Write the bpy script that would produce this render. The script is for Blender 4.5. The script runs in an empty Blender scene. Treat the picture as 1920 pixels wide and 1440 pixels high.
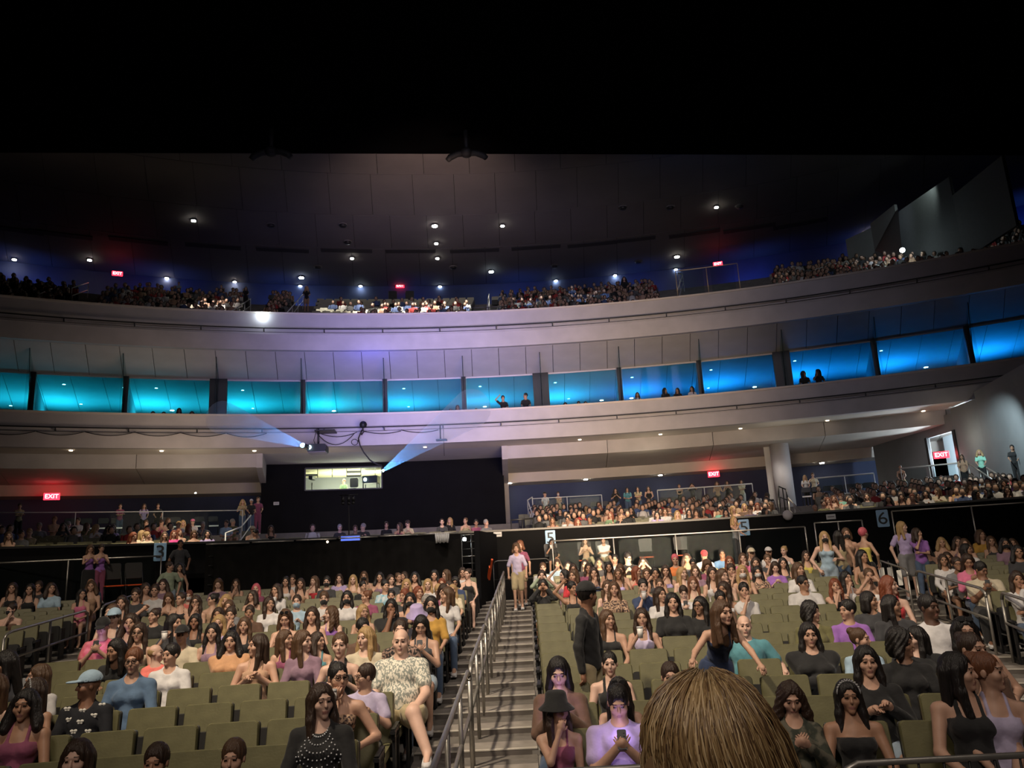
import bpy, bmesh, math, random
import numpy as np
from math import sin, cos, tan, pi, radians, atan2, sqrt, hypot
from mathutils import Vector, Matrix, Euler

random.seed(7)
S = bpy.context.scene
COL = S.collection
EZ = 2.45                    # eye height above the ground floor of the hall

# ------------------------------------------------------------------ camera
F = 1442.0
PITCH, ROLL, YAW = math.atan(332/1442), radians(3.03), radians(-0.5603)
_f = Vector((sin(YAW)*cos(PITCH), cos(YAW)*cos(PITCH), sin(PITCH)))
_r = Vector((cos(YAW), -sin(YAW), 0)); _u = _r.cross(_f)
CR = cos(ROLL)*_r - sin(ROLL)*_u
CU = sin(ROLL)*_r + cos(ROLL)*_u
CF = _f
cam_data = bpy.data.cameras.new('camera'); cam = bpy.data.objects.new('camera', cam_data); COL.objects.link(cam)
cam.matrix_world = Matrix(((CR.x, CU.x, -CF.x, 0), (CR.y, CU.y, -CF.y, 0), (CR.z, CU.z, -CF.z, EZ), (0, 0, 0, 1)))
cam_data.sensor_width = 36; cam_data.lens = 36*F/1920; cam_data.clip_start = 0.05; cam_data.clip_end = 300
S.camera = cam

def ray(x, y):
    return (CF + (x-960)/F*CR - (y-720)/F*CU).normalized()
def proj(p):
    p = Vector(p); z = p.dot(CF)
    return (960+F*p.dot(CR)/z, 720-F*p.dot(CU)/z) if z > 0.05 else (-9e9, -9e9)
def az_of(x, y):
    d = ray(x, y); return atan2(d.x, d.y)
def hit_arc(x, y, C, R):
    """first point (far side) where the viewing ray crosses the vertical cylinder (C,R)"""
    d = ray(x, y); n = hypot(d.x, d.y); ux, uy, t = d.x/n, d.y/n, d.z/n
    b = ux*(-C[0])+uy*(-C[1]); c = C[0]**2+C[1]**2-R*R
    s = -b+sqrt(max(b*b-c, 0))
    return Vector((ux*s, uy*s, t*s))

# ------------------------------------------------------------------ world, exposure, hall lights
W = bpy.data.worlds.new('hall_dark'); S.world = W; W.use_nodes = True
W.node_tree.nodes['Background'].inputs[0].default_value = (0.35, 0.4, 0.6, 1)
W.node_tree.nodes['Background'].inputs[1].default_value = 0.006
S.view_settings.view_transform = 'Standard'
S.view_settings.look = 'None'
S.view_settings.gamma = 1.0
S.view_settings.use_curve_mapping = False
S.view_settings.exposure = 0.0
S.cycles.max_bounces = 5; S.cycles.diffuse_bounces = 2; S.cycles.glossy_bounces = 2
S.cycles.transparent_max_bounces = 12; S.cycles.volume_bounces = 0; S.cycles.sample_clamp_indirect = 3.0
S.cycles.use_light_tree = True

def light(name, kind, loc, target, power, color, size=0.3, spot=60, blend=0.6, spread=None, sx=None):
    d = bpy.data.lights.new(name, kind); d.energy = power; d.color = color
    if kind == 'SPOT':
        d.spot_size = radians(spot); d.spot_blend = blend; d.shadow_soft_size = size
    elif kind == 'AREA':
        d.size = size
        if sx: d.shape = 'RECTANGLE'; d.size_y = sx
        if spread: d.spread = radians(spread)
    else:
        d.shadow_soft_size = size
    o = bpy.data.objects.new(name, d); COL.objects.link(o)
    o.location = loc
    if target is not None:
        v = Vector(target)-Vector(loc); o.rotation_euler = v.to_track_quat('-Z', 'Y').to_euler()
    return o
WARM = (1.0, 0.83, 0.62); COOL = (0.72, 0.83, 1.0)
# warm work lights over the floor seats, hung above the stage side, plus an added front fill
light('floor_key', 'SPOT', (-5.5, 3.5, 12), (.2, 14, -2), 10500, WARM, .35, 60, .85)
light('floor_front', 'AREA', (-1, -4, 7.5), (0, 14, -1.5), 130, (1, .84, .72), 2.5, spread=90)  # added fill without a fixture, lifts eye sockets shaded by the key
light('floor_fill', 'SPOT', (6, 3, 13), (3.0, 15.5, -2), 3000, (1, .86, .74), .8, 70, .9)
light('floor_rear', 'SPOT', (0, 13, 14), (1, 20.5, -1), 5200, (1, .84, .68), .5, 60, .9)
light('left_fill', 'SPOT', (-8, 4, 12), (-10.5, 16.5, -1.5), 3800, (1, .84, .66), .6, 44, .9)
light('near_spot', 'SPOT', (-3.5, 1.5, 5.5), (.8, 1.2, -.3), 330, (1, .85, .68), .25, 40, .9)
# mezzanine downlights over the bright patches
for tx, ty, pw, sp in ((-12.6, 21.8, 700, 50), (-10.8, 23.8, 2400, 44), (-3.0, 27.7, 900, 34), (1.8, 28.6, 1300, 44), (4.9, 28.4, 1600, 40), (8.2, 27.8, 2600, 34), (10.9, 26.8, 1500, 34), (12.9, 25.6, 900, 40), (15.5, 24.0, 700, 44)):
    light('mezzanine_spot', 'SPOT', (tx*.96, ty-1.2, 7.2), (tx, ty+.6, 1.0), pw, (1, .86, .64), .12, sp, .6)
for x, y in ((-15, 40), (-9.5, 42), (6, 43), (12, 41), (18, 38)):
    light('rear_downlight', 'POINT', (x, y-5.5, 4.1), None, 22, (1, .88, .68), .15)
    light('rear_deck_light', 'SPOT', (x, y-4.2, 4.5), (x*1.02, y-3, 1.8), 70, (1, .95, .85), .15, 110, .8)
light('wall_wash', 'SPOT', (15.6, 27.4, 5.3), (18.3, 29.8, 2.8), 700, (.75, .95, 1), .1, 75, .7)
# balcony fronts: cool house light from the stage end, then added soffit washes
light('front_wash', 'AREA', (0, 6, 18.5), (0, 36, 9), 430, (.86, .80, 1), 8, spread=70)
light('warm_wash', 'AREA', (3, 19, 1.9), (1, 38, 5.6), 560, (1, .74, .50), 5, spread=75)  # unseen source below, warms the mezzanine soffits
light('warm_wash_left', 'AREA', (-13, 29.5, 3.3), (-15, 33, 5.6), 75, (1, .76, .54), 3, spread=120)  # added second wash to brighten the left soffit, no fixture there
light('soffit_wash', 'AREA', (-4, 24, 4.5), (-5, 38, 10), 420, (.42, .38, 1), 7, spread=70)  # added unseen light, tints the outer soffit lavender
# suites: coloured LED wash from the rear of each bay onto its ceiling
for i in range(13):
    ph = radians(-32.4+i*4.86)
    X, Y = .4+(44.6+9)*sin(ph), -9+(44.6+9)*cos(ph)
    c = (.02, .62, .78) if i < 5 else ((.015, .50, .85) if i < 8 else (.01, .33, 1.0))
    light('suite_wash', 'AREA', (X, Y, 6.9), (X*.985, Y*.985, 9.3), 140 if i < 8 else 125, c, 2.2, sx=.5, spread=120)
light('suite_blue', 'POINT', (-7.0, 35.2, 9.0), None, 75, (.08, .10, 1), .3)
# upper balcony: lamp pools, blue wall wash, glow on the ceiling
for x, y, pw, cl, sp in ((-16.6, 39, 5200, (1, .85, .75), 30), (-10.6, 42, 2500, (1, .93, .8), 26), (-7.8, 41, 8000, (1, .90, .78), 34), (-4.9, 41, 9500, (1, .9, .78), 34), (-2.8, 41.5, 8000, (1, .92, .8), 30), (1.0, 42, 3500, (.9, .9, .9), 26), (4.5, 42, 1300, COOL, 34), (11.5, 40, 1500, (1, .97, .8), 24), (19.5, 37.5, 700, COOL, 34)):
    light('balcony_spot', 'SPOT', (x, y-2.5, 20.2), (x, y+1, 14), pw, cl, .1, sp, .7)
for i in range(9):
    ph = radians(-30+i*7.5); X, Y = .4+62.6*sin(ph), -9+62.6*cos(ph)
    light('blue_wall_wash', 'AREA', (X, Y, 18.2), (X*1.03, Y*1.02, 19.2), 30, (.05, .16, 1), 3, sx=.3)
light('ceiling_glow', 'SPOT', (-3.2, 31, 13.5), (-4.4, 38, 20.5), 2600, (1, .66, .50), 1.0, 70, 1)
light('ceiling_blue', 'SPOT', (8, 30, 13.5), (10, 43, 20.5), 260, (.2, .35, 1), 1.0, 70, 1)
light('portal_lamp', 'SPOT', (20.3, 34.6, 17.2), (20.6, 38, 14.6), 120, (.85, 1, .95), .1, 95, .7)
light('portal_lamp_low', 'POINT', (21.6, 34.0, 14.7), None, 25, (.8, .95, 1), .1)
light('vomitory_lamp', 'SPOT', (11.5, 37, 18), (13.5, 40, 12.5), 300, (1, .97, .8), .1, 50, .8)
# inside the projection booth
light('booth_light', 'AREA', (-9.6, 43.0, 5.25), (-9.6, 43, 0), 260, (1, .95, .66), 2.4, sx=1.5)
light('booth_up', 'AREA', (-9.6, 42.8, 3.9), (-9.6, 43.2, 5.4), 300, (1, .95, .66), 2.4, sx=1.5)


# ------------------------------------------------------------------ materials
def mat(name, rgb, rough=0.6, metal=0.0, noise=0.0, scale=8.0, bump=0.0, emit=None, estr=0.0, spec=0.5, objcol=False, sheen=0.0, rgb2=None, bscale=None, stretch=None):
    m = bpy.data.materials.new(name); m.use_nodes = True; nt = m.node_tree; N = nt.nodes; L = nt.links
    b = N['Principled BSDF']
    b.inputs['Roughness'].default_value = rough; b.inputs['Metallic'].default_value = metal
    b.inputs['Specular IOR Level'].default_value = spec
    src = None
    if objcol:
        oi = N.new('ShaderNodeObjectInfo'); src = oi.outputs['Color']
    else:
        b.inputs['Base Color'].default_value = (*rgb, 1)
    tc = N.new('ShaderNodeTexCoord'); co = tc.outputs['Object']
    if stretch:
        mp = N.new('ShaderNodeMapping'); mp.inputs['Scale'].default_value = stretch; L.new(co, mp.inputs[0]); co = mp.outputs[0]
    if noise or bump or rgb2:
        nz = N.new('ShaderNodeTexNoise'); nz.inputs['Scale'].default_value = scale; nz.inputs['Detail'].default_value = 4
        L.new(co, nz.inputs['Vector'])
        if noise or rgb2:
            mx = N.new('ShaderNodeMix'); mx.data_type = 'RGBA'
            if rgb2:
                rp = N.new('ShaderNodeValToRGB'); rp.color_ramp.elements[0].position = .5-noise; rp.color_ramp.elements[1].position = .5+noise
                L.new(nz.outputs['Fac'], rp.inputs[0]); L.new(rp.outputs[0], mx.inputs['Factor'])
                mx.inputs['B'].default_value = (*rgb2, 1)
            else:
                mx.blend_type = 'MULTIPLY'; mx.inputs['Factor'].default_value = 1.0
                mr = N.new('ShaderNodeMapRange'); mr.inputs['From Min'].default_value = .3; mr.inputs['From Max'].default_value = .7
                mr.inputs['To Min'].default_value = 1-noise; mr.inputs['To Max'].default_value = 1+noise*.5
                L.new(nz.outputs['Fac'], mr.inputs[0])
                L.new(mr.outputs[0], mx.inputs['B'])
            if src: L.new(src, mx.inputs['A'])
            else: mx.inputs['A'].default_value = (*rgb, 1)
            src = mx.outputs['Result']
        if bump:
            bz = nz
            if bscale:
                bz = N.new('ShaderNodeTexNoise'); bz.inputs['Scale'].default_value = bscale; L.new(co, bz.inputs['Vector'])
            bp = N.new('ShaderNodeBump'); bp.inputs['Strength'].default_value = bump; bp.inputs['Distance'].default_value = .02
            L.new(bz.outputs['Fac'], bp.inputs['Height']); L.new(bp.outputs[0], b.inputs['Normal'])
    if src: L.new(src, b.inputs['Base Color'])
    if sheen: b.inputs['Sheen Weight'].default_value = sheen
    if emit:
        b.inputs['Emission Color'].default_value = (*emit, 1); b.inputs['Emission Strength'].default_value = estr
    return m

M = {}
M['plaster'] = mat('grey_plaster', (.46, .43, .44), .75, noise=.10, scale=1.2, bump=.05)
M['plaster_light'] = mat('pale_plaster', (.60, .54, .48), .8, noise=.08, scale=1.0)
M['soffit'] = mat('soffit_board', (.55, .53, .55), .75, noise=.06, scale=1.5)
M['tile'] = mat('acoustic_tile', (.095, .088, .088), .85, noise=.10, scale=.6)
M['tile_dark'] = mat('dark_recess', (.02, .02, .022), .9, noise=.1)
M['black'] = mat('black_paint', (.0045, .0045, .005), .85, spec=.15, noise=.2, scale=3)
M['blackwall'] = mat('black_wall_paint', (.005, .005, .0065), .85, spec=.15, noise=.25, scale=1.5)
M['void'] = mat('black_ceiling_paint', (.002, .002, .0022), 1.0, spec=0, noise=.3, scale=.5)
M['bluewall'] = mat('blue_wall_paint', (.045, .06, .13), .8, noise=.15, scale=.8)
M['greywall'] = mat('grey_wall_paint', (.22, .23, .24), .8, noise=.12, scale=.8)
M['drape'] = mat('black_drape', (.008, .0075, .007), .95, spec=.1, noise=.4, scale=4, bump=.3, sheen=.1)
M['concrete'] = mat('concrete_floor', (.20, .185, .17), .8, noise=.2, scale=3, bump=.1)
M['tread'] = mat('stair_tread', (.28, .25, .22), .75, noise=.22, scale=5, bump=.1)
M['tread_mat'] = mat('dark_tread_mat', (.14, .125, .11), .85, noise=.25, scale=9)  # dark tone imitating deep shaded risers, laid over the treads
M['nosing'] = mat('pale_nosing', (.50, .46, .40), .6, noise=.1)
M['riser'] = mat('dark_riser', (.10, .085, .075), .85, noise=.2, scale=4)
M['seat'] = mat('olive_vinyl', (.155, .145, .072), .42, noise=.14, scale=7, bump=.06, bscale=60, spec=.45)
M['seat_shell'] = mat('black_seat_shell', (.018, .017, .016), .5)
M['metal_black'] = mat('black_metal', (.015, .015, .016), .45, metal=.2)
M['rail'] = mat('galvanised_rail', (.40, .38, .35), .38, metal=.75, noise=.12, scale=12)
M['rail_dark'] = mat('dark_rail', (.06, .06, .06), .4, metal=.7)
M['white_rail'] = mat('white_rail_paint', (.6, .62, .62), .45)
M['sign'] = mat('pale_blue_sign', (.28, .48, .72), .5, noise=.05)
M['ink'] = mat('black_ink', (.01, .012, .015), .6)
M['plate'] = mat('white_plate', (.5, .5, .5), .5)
M['orange'] = mat('orange_seat_pad', (.75, .10, .015), .5, noise=.1)
M['exit'] = mat('exit_red', (.3, .0, .0), .5, emit=(1, .015, .03), estr=7)
M['exit_txt'] = mat('exit_letters', (.9, .3, .3), .5, emit=(1, .35, .35), estr=9)
M['lamp'] = mat('lamp_glow', (1, 1, 1), .5, emit=(1, .93, .78), estr=60)
M['lamp_cool'] = mat('cool_lamp_glow', (1, 1, 1), .5, emit=(.8, .95, 1), estr=60)
M['lamp_small'] = mat('downlight_glow', (1, 1, 1), .5, emit=(1, .8, .55), estr=9)
M['led_blue'] = mat('blue_led', (.1, .2, 1), .5, emit=(.12, .2, 1), estr=14)
M['lens'] = mat('projector_lens_glow', (.6, .9, 1), .3, emit=(.65, .9, 1), estr=40)
M['darkwall'] = mat('dark_grey_wall', (.06, .065, .065), .8, noise=.1)
M['led_dim'] = mat('dim_blue_screen', (.05, .08, .3), .4, emit=(.10, .2, 1), estr=.9)
M['void2'] = mat('black_fixture', (.006, .006, .006), .7)
M['lamp_suite'] = mat('suite_lamp_glow', (1, 1, 1), .5, emit=(.5, 1, 1), estr=7)
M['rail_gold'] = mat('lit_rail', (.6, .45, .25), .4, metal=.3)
M['concrete_pale'] = mat('pale_concrete_wall', (.42, .42, .36), .85, noise=.1)
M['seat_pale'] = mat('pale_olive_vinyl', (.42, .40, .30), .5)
M['skin_far'] = mat('far_skin', (.50, .31, .22), .6)
M['hair_far'] = mat('far_hair', (.035, .022, .016), .6)
for _n, _c in (('black', (.015, .015, .016)), ('white', (.6, .58, .56)), ('tan', (.40, .26, .17)), ('red', (.42, .05, .05)), ('blue', (.08, .12, .25)), ('grey', (.14, .14, .14))): M['c_'+_n] = mat('far_cloth_'+_n, _c, .85)
M['cloth_lace'] = mat('black_lace', (.012, .012, .012), .85, noise=.03, scale=40, rgb2=(.28, .18, .14))
M['cloth_butterfly'] = mat('dark_knit', (.012, .013, .018), .9, bump=.2, scale=30)
for _i, _c in enumerate(((.42, .28, .13), (.24, .145, .065), (.64, .47, .26), (.12, .065, .03))): M['blonde%d' % _i] = mat('blonde_strand_%d' % _i, _c, .38, spec=.6)
M['blonde_under'] = mat('blonde_underlayer', (.17, .10, .045), .6)
M['screen'] = mat('phone_screen', (.1, .1, .1), .3, emit=(.75, .8, 1), estr=3.0)
M['screen_blue'] = mat('blue_phone_screen', (.1, .1, .4), .3, emit=(.1, .25, 1), estr=5.0)
M['door_glow'] = mat('lit_lobby', (.8, .9, .95), .6, emit=None)  # plain pale wall paint, does not emit
M['skin'] = mat('skin', (1, 1, 1), .5, objcol=True, noise=.06, scale=14, spec=.4)
M['eye'] = mat('eye_dark', (.02, .014, .010), .35)
M['brow'] = mat('brow_hair', (.05, .028, .018), .7)
M['lip'] = mat('lips', (.32, .145, .12), .5)
M['cloth'] = mat('cloth', (1, 1, 1), .85, objcol=True, noise=.14, scale=11, bump=.35, bscale=16, sheen=.15)
M['hair'] = mat('hair', (1, 1, 1), .42, objcol=True, noise=.35, scale=16, bump=.5, stretch=(9, 9, 1), spec=.5)
M['cloth_floral'] = mat('patterned_cloth', (.05, .03, .03), .85, noise=.04, scale=38, rgb2=(.45, .3, .2))
M['cloth_tiedye'] = mat('tie_dye_cloth', (.6, .65, .68), .85, noise=.12, scale=9, rgb2=(.05, .32, .45))
M['cloth_camo'] = mat('camouflage_cloth', (.035, .04, .028), .85, noise=.06, scale=14, rgb2=(.12, .11, .08))
M['cloth_leaf'] = mat('leaf_print_cloth', (.72, .68, .58), .85, noise=.02, scale=55, rgb2=(.25, .27, .24), stretch=(1, 1, .45))
M['cloth_tie_red'] = mat('mottled_red_cloth', (.45, .06, .09), .85, noise=.2, scale=14, rgb2=(.62, .2, .22))
M['hard'] = mat('hard_plastic', (1, 1, 1), .35, objcol=True)
M['chair_black'] = mat('folding_chair_black', (.012, .012, .014), .5)
M['chair_white'] = mat('pale_metal_trim', (.7, .72, .75), .35, metal=.3)
M['tag_yellow'] = mat('yellow_paper_tag', (.80, .74, .30), .6)
M['tag_white'] = mat('white_paper_tag', (.9, .88, .8), .6)
M['booth_wall'] = mat('booth_cream', (.75, .70, .48), .8)
M['booth_lamp'] = mat('booth_lamp', (1, 1, .9), .5, emit=(1, .97, .75), estr=14)
def glass(name, tint, gloss=.3):
    m = bpy.data.materials.new(name); m.use_nodes = True; N = m.node_tree.nodes; L = m.node_tree.links
    N.clear(); out = N.new('ShaderNodeOutputMaterial'); t = N.new('ShaderNodeBsdfTransparent'); t.inputs[0].default_value = (*tint, 1)
    g = N.new('ShaderNodeBsdfGlossy'); g.inputs['Roughness'].default_value = .05; g.inputs[0].default_value = (.8, .85, .9, 1)
    mx = N.new('ShaderNodeMixShader'); fr = N.new('ShaderNodeFresnel'); fr.inputs[0].default_value = 1.45
    mm = N.new('ShaderNodeMath'); mm.operation = 'MULTIPLY'; mm.inputs[1].default_value = gloss; L.new(fr.outputs[0], mm.inputs[0]); L.new(mm.outputs[0], mx.inputs[0]); L.new(t.outputs[0], mx.inputs[1]); L.new(g.outputs[0], mx.inputs[2]); L.new(mx.outputs[0], out.inputs[0])
    return m
M['glass'] = glass('clear_rail_glass', (.86, .92, .92), .05)
M['glass_suite'] = glass('suite_glass', (.62, .90, .96), .06)

# ------------------------------------------------------------------ object helpers
def tag(o, label=None, cat=None, group=None, kind=None):
    if label: o['label'] = label
    if cat: o['category'] = cat
    if group: o['group'] = group
    if kind: o['kind'] = kind
    return o
def link(name, me, parent=None, loc=None, rotz=None, color=None):
    o = bpy.data.objects.new(name, me); COL.objects.link(o)
    if parent is not None: o.parent = parent
    if loc is not None: o.location = loc
    if rotz is not None: o.rotation_euler = (0, 0, rotz)
    if color is not None: o.color = (*color, 1)
    return o
def empty(name, loc=(0, 0, 0), rotz=0):
    o = bpy.data.objects.new(name, None); COL.objects.link(o); o.location = loc; o.rotation_euler = (0, 0, rotz)
    o.empty_display_size = .1
    return o
def mesh_from(name, vs, fs, mats, fm=None, smooth=False):
    me = bpy.data.meshes.new(name)
    me.from_pydata([tuple(v) for v in vs], [], [tuple(f) for f in fs])
    for m in (mats if isinstance(mats, (list, tuple)) else [mats]): me.materials.append(m)
    if fm is not None: me.polygons.foreach_set('material_index', fm)
    if smooth: me.polygons.foreach_set('use_smooth', [True]*len(me.polygons))
    me.update(); return me

class MB:
    """collects simple solids into one mesh"""
    def __init__(s): s.v = []; s.f = []; s.m = []; s.sm = []
    def add(s, vs, fs, mi=0, smooth=False):
        b = len(s.v); s.v += [tuple(v) for v in vs]; s.f += [tuple(i+b for i in f) for f in fs]
        s.m += [mi]*len(fs); s.sm += [smooth]*len(fs); return s
    def box(s, c, d, rz=0, mi=0, rx=0, ry=0):
        x, y, z = d[0]/2, d[1]/2, d[2]/2
        E = Euler((rx, ry, rz)).to_matrix() if (rx or ry or rz) else None
        vs = []
        for a, b, e in ((-x, -y, -z), (x, -y, -z), (x, y, -z), (-x, y, -z), (-x, -y, z), (x, -y, z), (x, y, z), (-x, y, z)):
            v = Vector((a, b, e))
            if E: v = E @ v
            vs.append(v+Vector(c))
        return s.add(vs, [(0, 3, 2, 1), (4, 5, 6, 7), (0, 1, 5, 4), (1, 2, 6, 5), (2, 3, 7, 6), (3, 0, 4, 7)], mi)
    def rbox(s, c, d, r=.02, rx=0, mi=0, taper=1.0):
        """box with rounded front outline (in XZ) and depth along Y"""
        x, y, z = d[0]/2, d[1]/2, d[2]/2; prof = []
        for cx, cz, a0 in ((x-r, z-r, 0), (-x+r, z-r, 90), (-x+r, -z+r, 180), (x-r, -z+r, 270)):
            for k in range(4):
                a = radians(a0+k*30); prof.append((cx+r*cos(a), cz+r*sin(a)))
        n = len(prof); vs = []; E = Euler((rx, 0, 0)).to_matrix()
        for (yy, sc) in ((-y, .965), (-y*.55, 1), (y*.55, 1), (y, .965)):
            for (px, pz) in prof:
                t = 1+(taper-1)*(.5+pz/(2*z))
                vs.append(E @ Vector((px*sc*t, yy, pz*sc))+Vector(c))
        fs = [tuple(range(n)), tuple(reversed(range(3*n, 4*n)))]
        for j in range(3):
            for i in range(n):
                a, b = j*n+i, j*n+(i+1) % n; fs.append((a, b, b+n, a+n)[::-1])
        return s.add(vs, fs, mi, False)
    def tube(s, pts, r, n=8, mi=0, cap=True, closed=False):
        pts = [Vector(p) for p in pts]; rr = r if isinstance(r, (list, tuple)) else [r]*len(pts)
        vs = []; K = len(pts); up = None
        for i, p in enumerate(pts):
            t = (pts[min(i+1, K-1)]-pts[max(i-1, 0)])
            t = t.normalized() if t.length > 1e-9 else Vector((0, 0, 1))
            if up is None:
                up = Vector((0, 0, 1)) if abs(t.z) < .9 else Vector((0, 1, 0))
            a = t.cross(up).normalized(); up = a.cross(t).normalized()
            for k in range(n):
                th = 2*pi*k/n; vs.append(p+(a*cos(th)+up*sin(th))*rr[i])
        fs = []
        for i in range(K-1):
            for k in range(n):
                q = i*n+k; w = i*n+(k+1) % n; fs.append((q, w, w+n, q+n))
        if cap: fs += [tuple(reversed(range(n))), tuple(range((K-1)*n, K*n))]
        return s.add(vs, fs, mi, True)
    def cyl(s, c, r, h, n=16, mi=0, r2=None):
        return s.tube([Vector(c), Vector(c)+Vector((0, 0, h))], [r, r if r2 is None else r2], n, mi)
    def ball(s, c, r, n=8, mi=0, sc=(1, 1, 1)):
        vs = []; fs = []
        for j in range(1, n):
            for i in range(2*n):
                a = pi*j/n; b = pi*i/n
                vs.append((c[0]+r*sc[0]*sin(a)*cos(b), c[1]+r*sc[1]*sin(a)*sin(b), c[2]+r*sc[2]*cos(a)))
        t = len(vs); vs += [(c[0], c[1], c[2]+r*sc[2]), (c[0], c[1], c[2]-r*sc[2])]; m = 2*n
        for j in range(n-2):
            for i in range(m):
                fs.append((j*m+i, (j+1)*m+i, (j+1)*m+(i+1) % m, j*m+(i+1) % m))
        for i in range(m):
            fs.append((t, i, (i+1) % m)); fs.append((t+1, (n-2)*m+(i+1) % m, (n-2)*m+i))
        return s.add(vs, fs, mi, True)
    def merge(s, o, T=None, mi=None):
        b = len(s.v)
        s.v += [tuple(T @ Vector(v)) for v in o.v] if T is not None else o.v
        s.f += [tuple(i+b for i in f) for f in o.f]; s.m += o.m if mi is None else [mi]*len(o.m); s.sm += o.sm; return s
    def mesh(s, name, mats):
        me = mesh_from(name, s.v, s.f, mats, s.m); me.polygons.foreach_set('use_smooth', s.sm); return me
    def build(s, name, mats, parent=None, loc=None, rotz=None, color=None):
        return link(name, s.mesh(name, mats), parent, loc, rotz, color)

def arc_pt(C, R, a, z=0): return Vector((C[0]+R*sin(a), C[1]+R*cos(a), z))
def arc_solid(C, prof, a0, a1, n, mb=None, mi=0, rfun=None, zfun=None):
    """closed (R,z) outline swept around C from angle a0 to a1"""
    mb = mb or MB(); m = len(prof); vs = []
    for i in range(n+1):
        a = a0+(a1-a0)*i/n
        for (R, z) in prof:
            vs.append(arc_pt(C, R, a, z))
    fs = [tuple(range(m)), tuple(reversed(range(n*m, (n+1)*m)))]
    for i in range(n):
        for k in range(m):
            q = i*m+k; w = i*m+(k+1) % m; fs.append((q, q+m, w+m, w))
    return mb.add(vs, fs, mi)
def arc_tube(C, R, z, a0, a1, n, r, mb=None, mi=0, nn=6):
    mb = mb or MB(); return mb.tube([arc_pt(C, R, a0+(a1-a0)*i/n, z) for i in range(n+1)], r, nn, mi)
def struct(name, mb, mats, parent=None):
    o = mb.build(name, mats, parent)
    if parent is None: o['kind'] = 'structure'
    return o
def text_mesh(txt, size, depth, name='letters'):
    c = bpy.data.curves.new(name, 'FONT'); c.body = txt; c.size = size; c.extrude = depth; c.align_x = 'CENTER'; c.align_y = 'CENTER'
    o = bpy.data.objects.new(name, c); COL.objects.link(o); dg = bpy.context.evaluated_depsgraph_get()
    me = bpy.data.meshes.new_from_object(o.evaluated_get(dg)); bpy.data.objects.remove(o); bpy.data.curves.remove(c)
    me.name = name; me.materials.clear(); return me

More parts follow.
